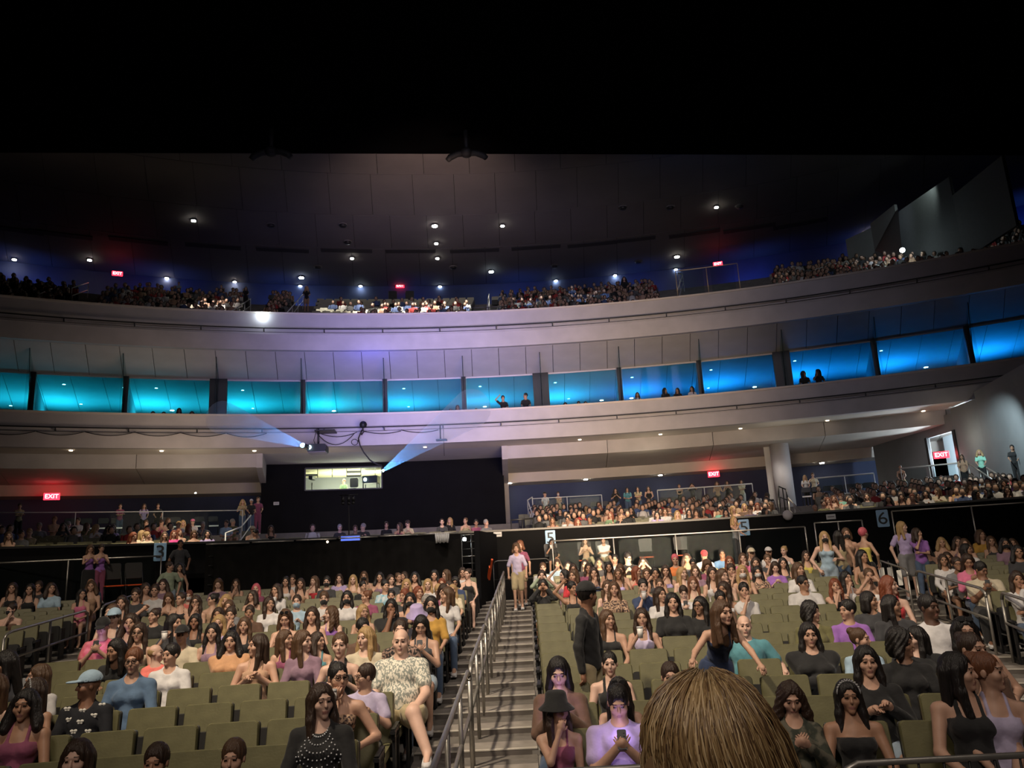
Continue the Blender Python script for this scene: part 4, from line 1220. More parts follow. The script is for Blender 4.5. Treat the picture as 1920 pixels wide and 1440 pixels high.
# tags hanging on the seat ends by the side aisles
tm = MB().rbox((0, 0, -.13), (.075, .006, .26), .012).tube([(0, 0, 0), (0, 0, .12)], .002, 4).mesh('tag', M['tag_yellow'])
tw = tm.copy(); tw.materials[0] = M['tag_white']
for (x, y), nm in zip(((225, 1137), (245, 1135), (264, 1132)), ('nearest', 'middle', 'farthest')):
    o = link('seat_tag', tm, None, Vector(ground_pt(x, y-8, .85))+Vector((0, 0, .85)), .3); tag(o, f'yellow paper tag on a seat end by the left aisle, {nm} of three', 'tag'); o.scale = (1.25,)*3
for (x, y), nm in zip(((1653, 1072), (1667, 1072), (1685, 1077)), ('leftmost', 'middle', 'rightmost')):
    o = link('seat_tag', tw, None, Vector(ground_pt(x, y-8, .80))+Vector((0, 0, .80)), -.3); tag(o, f'white paper tag on a seat end by the right aisle, {nm} of three', 'tag'); o.scale = (1.25,)*3

# front barrier in the lower right
def barrier(x0, x1, y, lab):
    z = rowz(-3)-.06; r = empty('crowd_barrier', ((x0+x1)/2, y, z)); h = (x1-x0)/2; H = 1.02
    top = [(-h, 0, .05), (-h, 0, H-.10), (-h+.03, 0, H-.03), (-h+.10, 0, H), (h-.10, 0, H), (h-.03, 0, H-.03), (h, 0, H-.10), (h, 0, .05)]
    MB().tube(top, .021, 8).build('frame', M['rail'], r)
    MB().tube([(-h, 0, .18), (h, 0, .18)], .015, 6).build('lower_rail', M['rail'], r)
    n = int((x1-x0)/.16)
    for i in range(1, n):
        x = -h+(x1-x0)*i/n; MB().tube([(x, 0, .18), (x, 0, H)], .008, 5).build('bar', M['rail_dark'], r)
    for s in (-1, 1): MB().box((s*(h-.3), 0, .03), (.06, .5, .05)).build('foot', M['rail_dark'], r)
    tag(r, lab, 'barrier')
barrier(-.15, 1.72, 5.62, 'grey metal crowd barrier at the foot of the central stairs, left of blonde head')
barrier(1.95, 3.42, 5.45, 'grey metal crowd barrier in the lower right, left one of two')
barrier(3.46, 5.2, 5.30, 'grey metal crowd barrier in the lower right corner')

# ------------------------------------------------------------------ cross aisle platform behind the floor rows, numbered mezzanine wall
RM = 21.6
plat = empty('rear_platform'); plat['kind'] = 'structure'
pR = lambda dep: dep-CM[1]
def between(R1, z1, z0, xa, xb, n=30):
    """slab between the last seat row (centre CF0) and the mezzanine wall (centre CM)"""
    mb = MB(); vs = []
    for i in range(n+1):
        x = xa+(xb-xa)*i/n; y = 1105-.053*x; p = hit_arc(x, y, CF0, R1); q = hit_arc(x, y, CM, RM+.02)
        if q.xy.length < p.xy.length+.3: q = p*1.02
        vs += [(p.x, p.y, z1), (q.x, q.y, z1), (q.x, q.y, z0), (p.x, p.y, z0)]
    fs = [(0, 1, 2, 3), tuple(4*n+k for k in (3, 2, 1, 0))]
    for i in range(n):
        for k in range(4): a = 4*i+k; b = 4*i+(k+1) % 4; fs.append((a, a+4, b+4, b))
    return mb.add(vs, fs)
for (xa, xb) in ((-400, 383), (1035, 2300)):
    a0 = phi_at(xa, 1060, CM, pR(23.4)) if xa > -60 else radians(-66); a1 = phi_at(xb, 1040, CM, pR(23.4)) if xb < 1990 else radians(62)
    between(34.55, -.52, -1.6, xa, xb).build('platform', M['blackwall'], plat)
struct('floor_rear', between(34.2, -1.21, -1.4, -400, 2300, 50), M['black'])
mw = arc_solid(CM, [(RM, -1.3), (RM, 1.0), (RM+.16, 1.0), (RM+.16, -1.3)], radians(-58), radians(56), 60)
wm = struct('wall_mezzanine', mw, M['black'])
arc_solid(CM, [(RM-.03, 1.0), (RM-.03, 1.06), (RM+.19, 1.06), (RM+.19, 1.0)], radians(-58), radians(56), 60).build('cap_rail', M['rail_dark'], wm)
def num_sign(x, y, ch, dim=False, lab=''):
    p = hit_arc(x, y, CM, RM-.03); a = atan2(p.x-CM[0], p.y-CM[1]); r = empty('number_sign', p, -a)
    MB().rbox((0, -.012, 0), (.34, .012, .52), .03).build('sign_board', M['sign'], r)
    t = text_mesh(ch, .52, .008); t.materials.append(M['ink']); o = link('numeral', t, r, (0, -.024, -.01)); o.rotation_euler = (radians(90), 0, 0); o.scale = (1.15, 1, 1)
    tag(r, lab, 'sign')
num_sign(300, 1035, '3', lab='pale blue number sign above the left aisle, reading 3')
num_sign(1032, 1009, '5', lab='dim pale blue number sign right of the central stairs, reading 5')
num_sign(1395, 989, '5', lab='bright pale blue number sign behind the walking person with blue phone, reading 5')
num_sign(1655, 972, '6', lab='pale blue number sign beside the tall long-haired person, reading 6')
for i, (x, y) in enumerate(((933, 1002), (1558, 969), (518, 944))):
    C_, R_ = (CM, RM-.02) if i < 2 else ((0, 0), 42.1)
    p = hit_arc(x, y, C_, R_); o = MB().rbox((0, 0, 0), (.28, .02, .16), .01).box((0, -.011, 0), (.20, .004, .02), mi=1).build('wall_plate', [M['plate'], M['ink']], None, p, -atan2(p.x-C_[0], p.y-C_[1]))
    tag(o, ['small white plate on the black wall above the central aisle', 'small white plate on the black wall between number signs', 'small white plate on the black booth wall at left'][i], 'plate')
o = MB().ball((0, 0, 0), .17, 6, sc=(1, .6, 1)).build('wall_lamp', M['plaster'], None, hit_arc(1477, 966, CM, RM-.1)); tag(o, 'round white fitting on the black mezzanine wall', 'fitting')

def glass_rail(C, R, zf, h, xa, xb, y, lab, step=1.6, mt='rail', gl='glass', pr=.02, thick=.022, cat='railing'):
    a0 = phi_at(xa, y, C, R); a1 = phi_at(xb, y, C, R); r = empty('glass_railing', arc_pt(C, R, a0, zf)); o = arc_pt(C, R, a0, zf)
    n = max(2, int(abs(a1-a0)*R/step)); I = lambda mb: [setattr(mb, 'v', [tuple(Vector(v)-o) for v in mb.v]), mb][1]
    I(arc_tube(C, R, zf+h, a0, a1, n*2, thick)).build('top_rail', M[mt], r)
    for i in range(n+1):
        a = a0+(a1-a0)*i/n; I(MB().tube([arc_pt(C, R, a, zf), arc_pt(C, R, a, zf+h)], pr, 6)).build('post', M[mt], r)
        if i < n: I(arc_solid(C, [(R-.006, zf+.10), (R+.006, zf+.10), (R+.006, zf+h-.06), (R-.006, zf+h-.06)], a+.004, a0+(a1-a0)*(i+1)/n-.004, 2)).build('glass_panel', M[gl], r)
    tag(r, lab, cat); return r
glass_rail(CF0, 34.65, -.52, 1.16, -60, 302, 1052, 'glass railing with thin metal top rail, left below number 3', 2.2)
glass_rail(CF0, 34.65, -.52, 1.03, 1035, 1512, 1010, 'long glass railing with metal top rail behind the right block', 1.75)
glass_rail(CF0, 34.9, -.52, 1.12, 1528, 1618, 990, 'short glass railing behind the four standing women', 1.6)
glass_rail(CF0, 34.65, -.52, 1.30, 1675, 1990, 980, 'thin railing on the right below number 6', 2.4)

# front-of-house platform with black drape
RD = pR(23.2)
fa0, fa1 = phi_at(386, 1020, CM, RD), phi_at(904, 1005, CM, RD)
foh = empty('mixing_platform', arc_pt(CM, RD, fa0, -1.3)); fo = Vector(foh.location)
def rel(mb, o): mb.v = [tuple(Vector(v)-o) for v in mb.v]; return mb
rel(arc_solid(CM, [(RD+.1, .0), (RM, .0), (RM, .12), (RD+.1, .12)], fa0, fa1, 20), fo).build('deck', M['black'], foh)
def drape(a0, a1, z0, z1, sag=0, nm='drape', per=.30, amp=.06):
    n = int(abs(a1-a0)*RD/.05); vs = []; fs = []
    for i in range(n+1):
        a = a0+(a1-a0)*i/n; s = a*RD
        for j in range(7):
            t = j/6; R = RD+amp*sin(s*2*pi/per+sin(s*1.7)*2)*(.35+.65*t)+.03*sin(s*3.1+t*3)
            z = z1-(z1-z0)*t
            if sag: z -= sag*(1-t*.6)*sin(pi*i/n)*.8; R -= .10*sin(pi*i/n)*sin(t*9+i/n*5)
            vs.append(arc_pt(CM, R, a, z))
    for i in range(n):
        for j in range(6): q = i*7+j; fs.append((q, q+7, q+8, q+1))
    mb = MB().add(vs, fs, 0, True); return rel(mb, fo).build(nm, M['drape'], foh)
ac = phi_at(795, 1040, CM, RD); ad = phi_at(864, 1040, CM, RD)
drape(fa0, ac, -1.25, .80); drape(ac, ad, -1.25, .74, .12, per=.8, amp=.04)
for i in range(6):
    a = fa0+(ad-fa0)*i/6; b = fa0+(ad-fa0)*(i+.94)/6
    rel(arc_tube(CM, RD-.04, .84+.012*i, a, b, 4, .022), fo).build('edge_rail', M['rail'], foh)
for j in range(10):
    rel(arc_tube(CM, RD, -1.02+j*.205, ad+.002, fa1-.001, 2, .014), fo).build('ladder_bar', M['rail_dark'] if j % 3 else M['rail'], foh)
for a in (ad+.002, (ad+fa1)/2, fa1-.001): rel(MB().tube([arc_pt(CM, RD, a, -1.2), arc_pt(CM, RD, a, .86)], .02, 6), fo).build('post', M['rail_dark'], foh)
for j in range(8):
    a = fa0+.004; rel(MB().tube([arc_pt(CM, RD-.03, a, -1.15+j*.24), arc_pt(CM, RD-.03, a+.006, -1.15+j*.24)], .012, 5), fo).build('rung', M['rail_dark'], foh)
tag(foh, 'draped black mixing platform behind the left block with metal edge rail', 'platform')
def at_m(x, y, dep): return hit_arc(x, y, CM, pR(dep))
p = at_m(829, 1001, 23.1)
tb = MB()
for i in range(7): tb.tube([p+Vector((-.18+.06*i, -.03, 0)), p+Vector((-.17+.058*i, -.07, -.10)), p+Vector((-.16+.052*i, -.07, -.26+.02*(i % 2)))], .032, 5)
o = rel(tb, p).build('towel', M['plate'], None, p); tag(o, 'grey-white towel hung over the platform rail', 'towel')
# console, monitors, stand
p = at_m(585, 1006, 24.2); r = empty('mixing_console', (p.x, p.y, .12), .25)
MB().rbox((0, 0, .55), (2.6, .7, .14), .03, rx=radians(12)).build('desk_top', M['metal_black'], r)
fd = MB()
for i in range(40): fd.box((-1.2+i*.061, -.20, .66), (.02, .05, .02))
fd.build('fader_bank', M['rail'], r)
for s in (-1.1, 1.1): MB().box((s, 0, .25), (.06, .5, .5)).build('leg', M['metal_black'], r)
tag(r, 'long black mixing console on the draped platform', 'console')
p = at_m(657, 1000, 24.0); r = empty('monitor', (p.x, p.y, .12), .2)
MB().rbox((0, 0, .68), (.62, .06, .40), .02, rx=radians(-14)).box((0, -.05, .68), (.54, .01, .33), rx=radians(-14), mi=1).build('screen_panel', [M['metal_black'], M['led_dim'] if 'led_dim' in M else M['led_blue']], r)
MB().box((0, .05, .25), (.06, .06, .5)).build('stand', M['metal_black'], r); tag(r, 'blue-lit monitor on the mixing platform', 'monitor')
p = at_m(654, 928, 25.4); r = empty('lighting_stand', (p.x, p.y, .12)); hh = p.z-.12
MB().tube([(0, 0, 0), (0, 0, hh)], .018, 6).build('pole', M['metal_black'], r)
MB().tube([(-.28, 0, hh), (.28, 0, hh)], .02, 6).build('crossbar', M['rail_dark'], r)
for s in (-.18, 0, .14): MB().cyl((s, 0, hh-.22), .05, .18, 8).ball((s, -.02, hh-.26), .05, 5).build('lamp_head', M['rail_dark'], r)
for s in (-1, 1): MB().tube([(0, 0, .3), (s*.3, .1, 0)], .012, 5).build('leg', M['metal_black'], r)
tag(r, 'thin stand with small lamp heads before the booth wall', 'stand')
def glow(x, y, p, lab, m='lamp', rr=.05):
    o = MB().ball((0, 0, 0), rr, 6).build('small_lamp', M[m], None, p); tag(o, lab, 'lamp'); return o
glow(0, 0, at_m(871, 1011, 23.35), 'bright white lamp behind the ladder bars of the platform', 'lamp_cool', .055)
glow(0, 0, at_m(614, 1016, 23.0), 'tiny orange lamp on the platform edge rail', 'lamp_small', .03)
glow(0, 0, hit_arc(492, 590, CB, 44.9), 'bright white spotlight on the front of the upper balcony', 'lamp_cool', .10)
# dark wing wall and aisle gate at the head of the central stairs
p0, p1 = at_m(903, 1040, 22.6), at_m(922, 1040, 26)
struct('wall_wing', MB().box(((p0.x+p1.x)/2, (p0.y+p1.y)/2, -.15), (.14, 3.6, 2.1), rz=-.10), M['blackwall'])
o = MB().box((0, 0, 0), (.05, .9, .05)).box((0, .3, .14), (.05, .5, .08)).build('orange_cloth', M['orange'], None, at_m(920, 1068, 22.6)+Vector((0, 0, 0)), .2); o.rotation_euler = (radians(-38), 0, .2); tag(o, 'orange strap hanging by the head of the central stairs', 'strap')
rail('handrail', [(*at_m(925, 1060, 24.5)[:2], -1.22), (*at_m(1030, 1060, 24.5)[:2], -1.22)], 'dark gate rail across the head of the central stairs', 1.25, mt='rail_dark', posts=3)

# ------------------------------------------------------------------ mezzanine: stepped floor, seats, back rail
mz = empty('mezzanine_floor'); mz['kind'] = 'structure'
MRW = lambda m: RM+.85+.85*m
MZ = lambda m: .10+.098*m
for m in range(13):
    arc_solid(CM, [(MRW(m)-.69, MZ(m)), (MRW(m)+.18, MZ(m)), (MRW(m)+.18, MZ(m)-.25), (MRW(m)-.69, MZ(m)-.25)], radians(-58), radians(56), 30).build('row_step', M['concrete'], mz)
arc_solid(CM, [(MRW(13)-.69, 1.78), (52, 1.78), (52, 1.0), (MRW(13)-.69, 1.0)], radians(-58), radians(56), 40).build('upper_deck', M['concrete'], mz)
ms = MB(); slod = seat_lod()
gaps = [phi_at(440, 985, CM, 24), phi_at(965, 965, CM, 24), phi_at(1490, 925, CM, 24)]
mez_slots = []
for m in range(13):
    R = MRW(m); a = radians(-56)
    while a < radians(54):
        if all(abs(a-g) > .9/R for g in gaps):
            p = arc_pt(CM, R, a, MZ(m)); u, v = proj(p+Vector((0, 0, .9)))
            if -40 < u < 1960 and not (470 < u < 945 and m > 2) and not (u < 470 and m > 7): ms.merge(slod, Matrix.Translation(p) @ Matrix.Rotation(-a, 4, 'Z')); mez_slots.append((m, a, p, u, v))
        a += .55/R
o = ms.build('mezzanine_seats', [M['seat'], M['seat_shell']]); tag(o, 'rows of olive seats on the mezzanine above the black wall', 'seats', kind='stuff')
RB = MRW(13)-.55
glass_rail(CM, RB, 1.78, 1.08, -40, 455, 955, 'glass railing before the folding chairs, left mezzanine', 2.6, mt='white_rail')
glass_rail(CM, RB, 1.78, 1.15, 998, 1128, 930, 'glass railing before the folding chairs, left part of right mezzanine', 2.2, mt='white_rail')
glass_rail(CM, RB, 1.78, 1.2, 1232, 1411, 915, 'glass railing with lit white top rail, right mezzanine', 2.4, mt='white_rail', thick=.035)
glass_rail(CM, RB+.4, 1.78, 1.25, 1530, 1640, 900, 'glass railing with pale top rail right of the column', 2.2, mt='white_rail', thick=.035)
glass_rail(CM, RB-.3, 1.78, 1.3, 1690, 1800, 888, 'pale railing in front of the bright doorway', 1.8, mt='white_rail', thick=.035)
# folding chairs on the upper deck
fc = {'seat': MB().rbox((0, -.05, .45), (.42, .42, .035), .015).mesh('seat', M['chair_black']),
      'back': MB().rbox((0, .17, .78), (.42, .03, .24), .06, rx=-.15).mesh('backrest', M['chair_black']),
      'trim': MB().box((0, -.265, .45), (.40, .02, .06)).mesh('seat_edge', M['chair_white'])}
fl = MB()
for s in (-1, 1): fl.tube([(s*.21, .19, .80), (s*.21, -.22, 0)], .012, 5); fl.tube([(s*.20, -.20, .45), (s*.20, .24, 0)], .012, 5)
fc['leg'] = fl.mesh('leg', M['metal_black'])
chairs = [133, 163, 195, 219, 308, 330, 374, 400, 1036, 1052, 1074, 1116, 1134, 1245, 1262, 1511, 1531, 1552, 1571, 1591, 1609, 1628, 1668, 1762, 1782]
CN = 0
for x in chairs:
    yy = 975 if x < 500 else (955 if x < 1150 else (940 if x < 1300 else 915))
    p = hit_arc(x, yy, CM, RB+.75); a = atan2(p.x-CM[0], p.y-CM[1]); p.z = 1.78
    r = empty('folding_chair', p, -a)
    for nm, me in (('seat', fc['seat']), ('backrest', fc['back']), ('seat_edge', fc['trim']), ('frame', fc['leg'])): link(nm, me, r)
    CN += 1
    side = 'left mezzanine' if x < 500 else ('right mezzanine' if x < 1400 else 'far right mezzanine')
    nn = len([c for c in chairs if c <= x and (c < 500) == (x < 500) and (c < 1400) == (x < 1400)])
    tag(r, f'black folding chair behind the glass railing, {nth(nn)} from left on {side}', 'chair', 'folding chairs on the mezzanine deck')

# ------------------------------------------------------------------ ceilings and walls of the mezzanine
def D(dep): return dep-CB[1]          # radius of a given depth
A0, A1 = radians(-42), radians(42)
mc = empty('ceiling_mezzanine'); mc['kind'] = 'structure'
bl, br = phi_at(490, 860, CB, D(40)), phi_at(946, 850, CB, D(40))
arc_solid(CB, [(D(36.45), 5.70), (D(38.4), 5.66), (D(38.4), 5.80), (D(36.45), 5.80)], A0, A1, 60).build('front_soffit', M['pale'] if 'pale' in M else M['plaster_light'], mc)
def ring_panels(nm, prof, a0, a1, w, mt, parent, gap=.012):
    """alike panels round CB, sharing one mesh, with an open joint between them"""
    Rm = prof[0][0]; n = max(1, int(round(abs(a1-a0)*Rm/w))); st = (a1-a0)/n; g = gap/Rm
    mb = arc_solid((0, 0), prof, -st/2+g, st/2-g, 2); me = mb.mesh(nm, M[mt])
    for i in range(n): link(nm, me, parent, (CB[0], CB[1], 0), -(a0+st*(i+.5)))
for (a0, a1) in ((A0, bl), (br, A1)):
    ring_panels('bulkhead_panel', [(D(38.4), 5.66), (D(38.45), 5.02), (D(38.6), 5.02), (D(38.55), 5.66)], a0, a1, 5.3, 'plaster', mc)
    ring_panels('soffit_panel', [(D(38.45), 5.02), (D(44.6), 4.96), (D(44.6), 5.1), (D(38.45), 5.1)], a0, a1, 5.3, 'plaster_light', mc)
    arc_solid(CB, [(D(44.5), 4.96), (D(44.6), 4.42), (D(46.6), 4.36), (D(46.6), 4.5), (D(44.7), 4.55), (D(44.6), 4.98)], a0, a1, 30).build('rear_soffit', M['plaster_light'], mc)
arc_solid(CB, [(D(38.4), 5.66), (D(43.5), 5.60), (D(43.5), 5.7), (D(38.4), 5.75)], bl, br, 20).build('booth_soffit', M['soffit'], mc)
for a, nm in ((bl, 'l'), (br, 'r')):
    s = -1 if nm == 'l' else 1
    arc_solid(CB, [(D(38.3), 5.68), (D(46), 5.68), (D(46), 1.9) if nm == 'r' else (D(46), 4.4), (D(44.9), 1.9) if nm == 'r' else (D(44.9), 4.4), (D(44.6), 4.40), (D(38.45), 5.0)], a-.003, a+.003, 1).build('bulkhead_cheek', M['plaster'], mc)
struct('wall_mezzanine_back', arc_solid(CB, [(D(46), 1.6), (D(46), 4.45), (D(46.2), 4.45), (D(46.2), 1.6)], A0, phi_at(1742, 870, CB, D(46)), 60), M['bluewall'])
# projection booth: black curved wall with a window
bz0, bz1 = .9, 5.64; RBo = 42.3; C0 = (0, 0)
b0, b1 = az_of(490, 900), az_of(945, 900); w0, w1 = az_of(572, 897), az_of(716, 897); wt, wb = .1275*RBo, .0995*RBo
bw = empty('wall_booth'); bw['kind'] = 'structure'
for (a, b, z0, z1) in ((b0, w0, bz0, bz1), (w1, b1, bz0, bz1), (w0, w1, bz0, wb), (w0, w1, wt, bz1)):
    arc_solid(C0, [(RBo, z0), (RBo, z1), (RBo+.2, z1), (RBo+.2, z0)], a, b, 8).build('wall_section', M['blackwall'], bw)
wn = empty('window_1'); wn['kind'] = 'structure'
for (a, b, z0, z1) in ((w0, w1, wt-.03, wt+.03), (w0, w1, wb-.03, wb+.03), (w0-.0008, w0+.0008, wb, wt), (w1-.0008, w1+.0008, wb, wt)):
    arc_solid(C0, [(RBo-.03, z0), (RBo-.03, z1), (RBo+.22, z1), (RBo+.22, z0)], a, b, 4).build('window_frame', M['metal_black'], wn)
arc_solid(C0, [(RBo+.1, wb), (RBo+.1, wt), (RBo+.11, wt), (RBo+.11, wb)], w0, w1, 4).build('pane', M['glass'], wn)
br_ = empty('booth_room'); br_['kind'] = 'structure'
arc_solid(C0, [(RBo+.2, wb-.5), (46.6, wb-.5), (46.6, wb-.6), (RBo+.2, wb-.6)], w0-.03, w1+.02, 4).build('booth_floor', M['concrete'], br_)
arc_solid(C0, [(46.5, wb-.5), (46.5, 5.9), (46.6, 5.9), (46.6, wb-.5)], w0-.03, w1+.02, 4).build('booth_back_wall', M['greywall'], br_)
for a in (w0-.03, w1+.02): arc_solid(C0, [(RBo+.2, wb-.5), (46.6, wb-.5), (46.6, 5.9), (RBo+.2, 5.9)], a-.001, a+.001, 1).build('booth_side_wall', M['booth_wall'], br_)
# its tiled ceiling rises to the back, seen from below
na = 7
for i in range(na):
    for j in range(4):
        a = w0-.02+(w1-w0+.03)*i/na; b = w0-.02+(w1-w0+.03)*(i+.95)/na; r0 = RBo+.25+j*1.05; r1 = r0+1.0
        arc_solid(C0, [(r0, 5.35), (r1, 5.35), (r1, 5.42), (r0, 5.42)], a, b, 1).build('ceiling_tile', M['tile_dark'] if (i, j) in ((1, 2), (4, 1), (4, 3)) else M['booth_wall'], br_)
arc_solid(C0, [(RBo+.2, 5.43), (46.6, 5.43), (46.6, 5.5), (RBo+.2, 5.5)], w0-.03, w1+.02, 4).build('booth_slab', M['metal_black'], br_)
def bp(x, y, R): return hit_arc(x, y, C0, R)
o = MB().rbox((0, 0, 0), (1.1, .25, .08), .03).build('strip_light', M['booth_lamp'], None, bp(697, 885, 44.0)); tag(o, 'bright strip light inside the projection booth', 'lamp')
p = bp(696, 900, 43.2); zf_ = wb-.5
r = empty('projector', (p.x, p.y, zf_))
MB().rbox((0, 0, p.z-zf_), (.85, .8, .42), .05).build('housing', M['metal_black'], r); MB().ball((-.25, -.42, p.z-zf_), .09, 6).build('lens', M['lens'], r)
for s in (-.38, .38):
    for t in (-.3, .3): MB().box((s, t, (p.z-zf_)/2-.1), (.05, .05, p.z-zf_-.2)).build('leg', M['metal_black'], r)
tag(r, 'projector on a stand behind the booth window, throwing a blue beam', 'projector')
p = bp(585, 905, 43.4); r = empty('follow_spot', (p.x, p.y, zf_)); h = p.z-zf_
MB().tube([(0, 0, 0), (0, 0, h)], .03, 6).build('stand', M['metal_black'], r); MB().rbox((0, 0, h+.25), (.22, .6, .2), .03).build('lamp_housing', M['metal_black'], r)
for s in (-1, 0, 1): MB().tube([(0, 0, .5), (s*.35, -.15, 0)], .015, 5).build('leg', M['metal_black'], r)
tag(r, 'follow spotlight on a tripod at the left of the booth window', 'spotlight')
p = bp(664, 905, 43.6); r = empty('office_chair', (p.x, p.y, zf_)); h = p.z-zf_
MB().rbox((0, 0, h), (.46, .08, .55), .08).build('backrest', M['metal_black'], r); MB().rbox((0, -.2, h-.38), (.46, .44, .08), .05).build('seat', M['metal_black'], r); MB().tube([(0, -.2, 0), (0, -.2, h-.4)], .03, 6).build('pedestal', M['metal_black'], r)
tag(r, 'high-backed black chair in the projection booth', 'chair')
p = bp(635, 917, 43.0); r = empty('desk', (p.x, p.y, zf_)); MB().box((0, 0, p.z-zf_-.05), (1.1, .5, .06)).build('desk_top', M['metal_black'], r); MB().box((0, .1, (p.z-zf_)/2-.05), (1.0, .3, p.z-zf_-.1)).build('cabinet', M['metal_black'], r); tag(r, 'dark desk under the booth window', 'desk')
p = bp(645, 902, 43.9); person(Vector((p.x, p.y, p.z-1.2)), 0, 'Sa', '2', 't-green', 'r', -30, 0, 'sit', 's', 'm', '', 2, 1, label='seated person with reddish hair inside the projection booth')

# column, side wall and lit doorway on the right
p = hit_arc(1468, 895, CB, D(40)); struct('column', MB().cyl((p.x, p.y, 1.5), .46, 3.6, 24), M['plaster'])
p = hit_arc(1448, 895, CB, D(41)); struct('wall_pier', MB().box((p.x, p.y, 3.2), (.5, .7, 3.6), rz=-.3), M['plaster_light'])
q0, q1, q2, q3, q4 = [hit_arc(x, y, C0, R) for x, y, R in ((1645, 890, 45), (1748, 885, 41), (1800, 870, 39.0), (1850, 860, 37.0), (1985, 820, 31.0))]
def wallseg(nm, a, b, z0, z1, mt, parent=None, t=.15):
    d = Vector((b.x-a.x, b.y-a.y, 0)); L = d.length; n = Vector((-d.y, d.x, 0)).normalized()*t; vs = []
    for z in (z0, z1):
        for pt in (a, b, b+n, a+n): vs.append((pt.x, pt.y, z))
    mb = MB().add(vs, [(0, 3, 2, 1), (4, 5, 6, 7), (0, 1, 5, 4), (1, 2, 6, 5), (2, 3, 7, 6), (3, 0, 4, 7)])
    return struct(nm, mb, M[mt], parent) if parent is None else mb.build(nm, M[mt], parent)
wr = empty('wall_mezzanine_right'); wr['kind'] = 'structure'
wallseg('wall_panel', q0, q1, 1.0, 5.0, 'greywall', wr)
wallseg('wall_panel', q2, q3, 1.0, 5.6, 'greywall', wr); wallseg('wall_panel', q3, q4, .6, 5.9, 'greywall', wr)
wallseg('wall_panel', q1, q2, 4.62, 5.4, 'greywall', wr)
dr = empty('door_1'); dr['kind'] = 'structure'
n_ = Vector((-(q2.y-q1.y), q2.x-q1.x, 0)).normalized()
tq = (q2-q1).normalized(); wallseg('lobby_wall', q1+n_*2.2-tq*2.5, q2+n_*2.2+tq*4, 1.0, 5.2, 'door_glow', dr); qm = (q1+q2)/2+n_*1.1
light('lobby_light', 'POINT', (qm.x, qm.y, 3.9), None, 700, (.72, .88, 1), .25)
for a_ in (q1, q2): MB().box((a_.x, a_.y, 3.1), (.12, .2, 3.1)).build('door_frame', M['metal_black'], dr)

# ------------------------------------------------------------------ balcony fronts
def fascia(nm, z1, z0, dep, lab):
    r = empty(nm); r['kind'] = 'structure'; h = z1-z0
    arc_solid(CB, [(D(dep), z1), (D(dep), z0+h*.42), (D(dep)+.10, z0), (D(dep)+.45, z0), (D(dep)+.45, z1)], A0, A1, 90).build('front', M['plaster'], r)
    arc_solid(CB, [(D(dep)-.04, z1-.02), (D(dep)-.04, z1+.07), (D(dep)+.30, z1+.07), (D(dep)+.30, z1-.02)], A0, A1, 90).build('coping', M['plaster_light'], r)
    arc_solid(CB, [(D(dep)-.015, z0+h*.42-.02), (D(dep)-.015, z0+h*.42+.02), (D(dep)+.02, z0+h*.42+.02), (D(dep)+.02, z0+h*.42-.02)], A0, A1, 90).build('ledge', M['plaster'], r)
    pr = empty('pipe_rail'); pz = z0+h*.56
    arc_tube(CB, D(dep)-.16, pz, A0, A1, 90, .032).build('pipe', M['metal_black'], pr)
    arc_tube(CB, D(dep)-.06, pz-.16, A0, A1, 90, .012).build('cable', M['metal_black'], pr)
    n = 24
    bm_ = MB().box((0, .07, -.06), (.05, .18, .04)).box((0, 0, -.02), (.05, .05, .16)).mesh('bracket', M['metal_black'])
    for i in range(n):
        a = A0+(A1-A0)*(i+.5)/n; link('bracket', bm_, pr, arc_pt(CB, D(dep)-.16, a, pz-.05), -a)
    tag(pr, lab, 'pipe'); return r
fascia('balcony_front', 12.0, 10.25, 36.1, 'black pipe along the front of the upper balcony')
fascia('suite_front', 7.12, 5.66, 36.3, 'black pipe with cables along the lower balcony front')
# swagged cables on the lower front
cb = MB()
def swag(x0, x1, y0, drop, R):
    a = [hit_arc(x0+(x1-x0)*t/10, y0+drop*4*(t/10)*(1-t/10), CB, R) for t in range(11)]; cb.tube(a, .018, 5)
for i, (x0, x1) in enumerate(((-30, 68), (68, 160), (160, 254), (254, 340), (340, 425), (425, 500))): swag(x0, x1, 808+i*.9, 7, D(36.3)-.12)
o = cb.build('swagged_cable', M['metal_black']); tag(o, 'black cable looping in six swags along the lower balcony front at left', 'cable'); cb = MB()
for x0, x1, y0, dr_ in ((594, 670, 810, 9), (594, 665, 812, 22), (680, 752, 808, 5), (752, 822, 806, 5)): swag(x0, x1, y0, dr_, D(36.3)-.14)
o = cb.build('swagged_cable', M['metal_black']); tag(o, 'black cables looping between the hanging projector and the empty bracket', 'cable')
# ceiling projector hung from the pipe
RP = D(36.3)-.9
p = hit_arc(596, 842, CB, RP); r = empty('hanging_projector', p, .12); top = hit_arc(596, 803, CB, RP).z-p.z
MB().rbox((.0, 0, 0), (.86, 1.0, .34), .08).build('housing', M['metal_black'], r); MB().rbox((0, 0, -.17), (.78, .9, .06), .05).build('base_plate', M['plaster'], r)
MB().ball((-.30, -.52, .02), .085, 7).build('lens', M['lens'], r); MB().tube([(.02, 0, .1), (.02, 0, top)], .045, 8).build('drop_pole', M['metal_black'], r); MB().tube([(-.1, 0, .15), (-.18, 0, .4), (-.05, 0, top)], .015, 5).build('cable', M['metal_black'], r)
MB().box((.3, .4, top-.1), (.9, .9, .05)).build('bracket', M['metal_black'], r)
tag(r, 'black projector hanging from the lower balcony front, lens lit', 'projector'); PJ1 = p+Vector((-.30, -.64, .02))
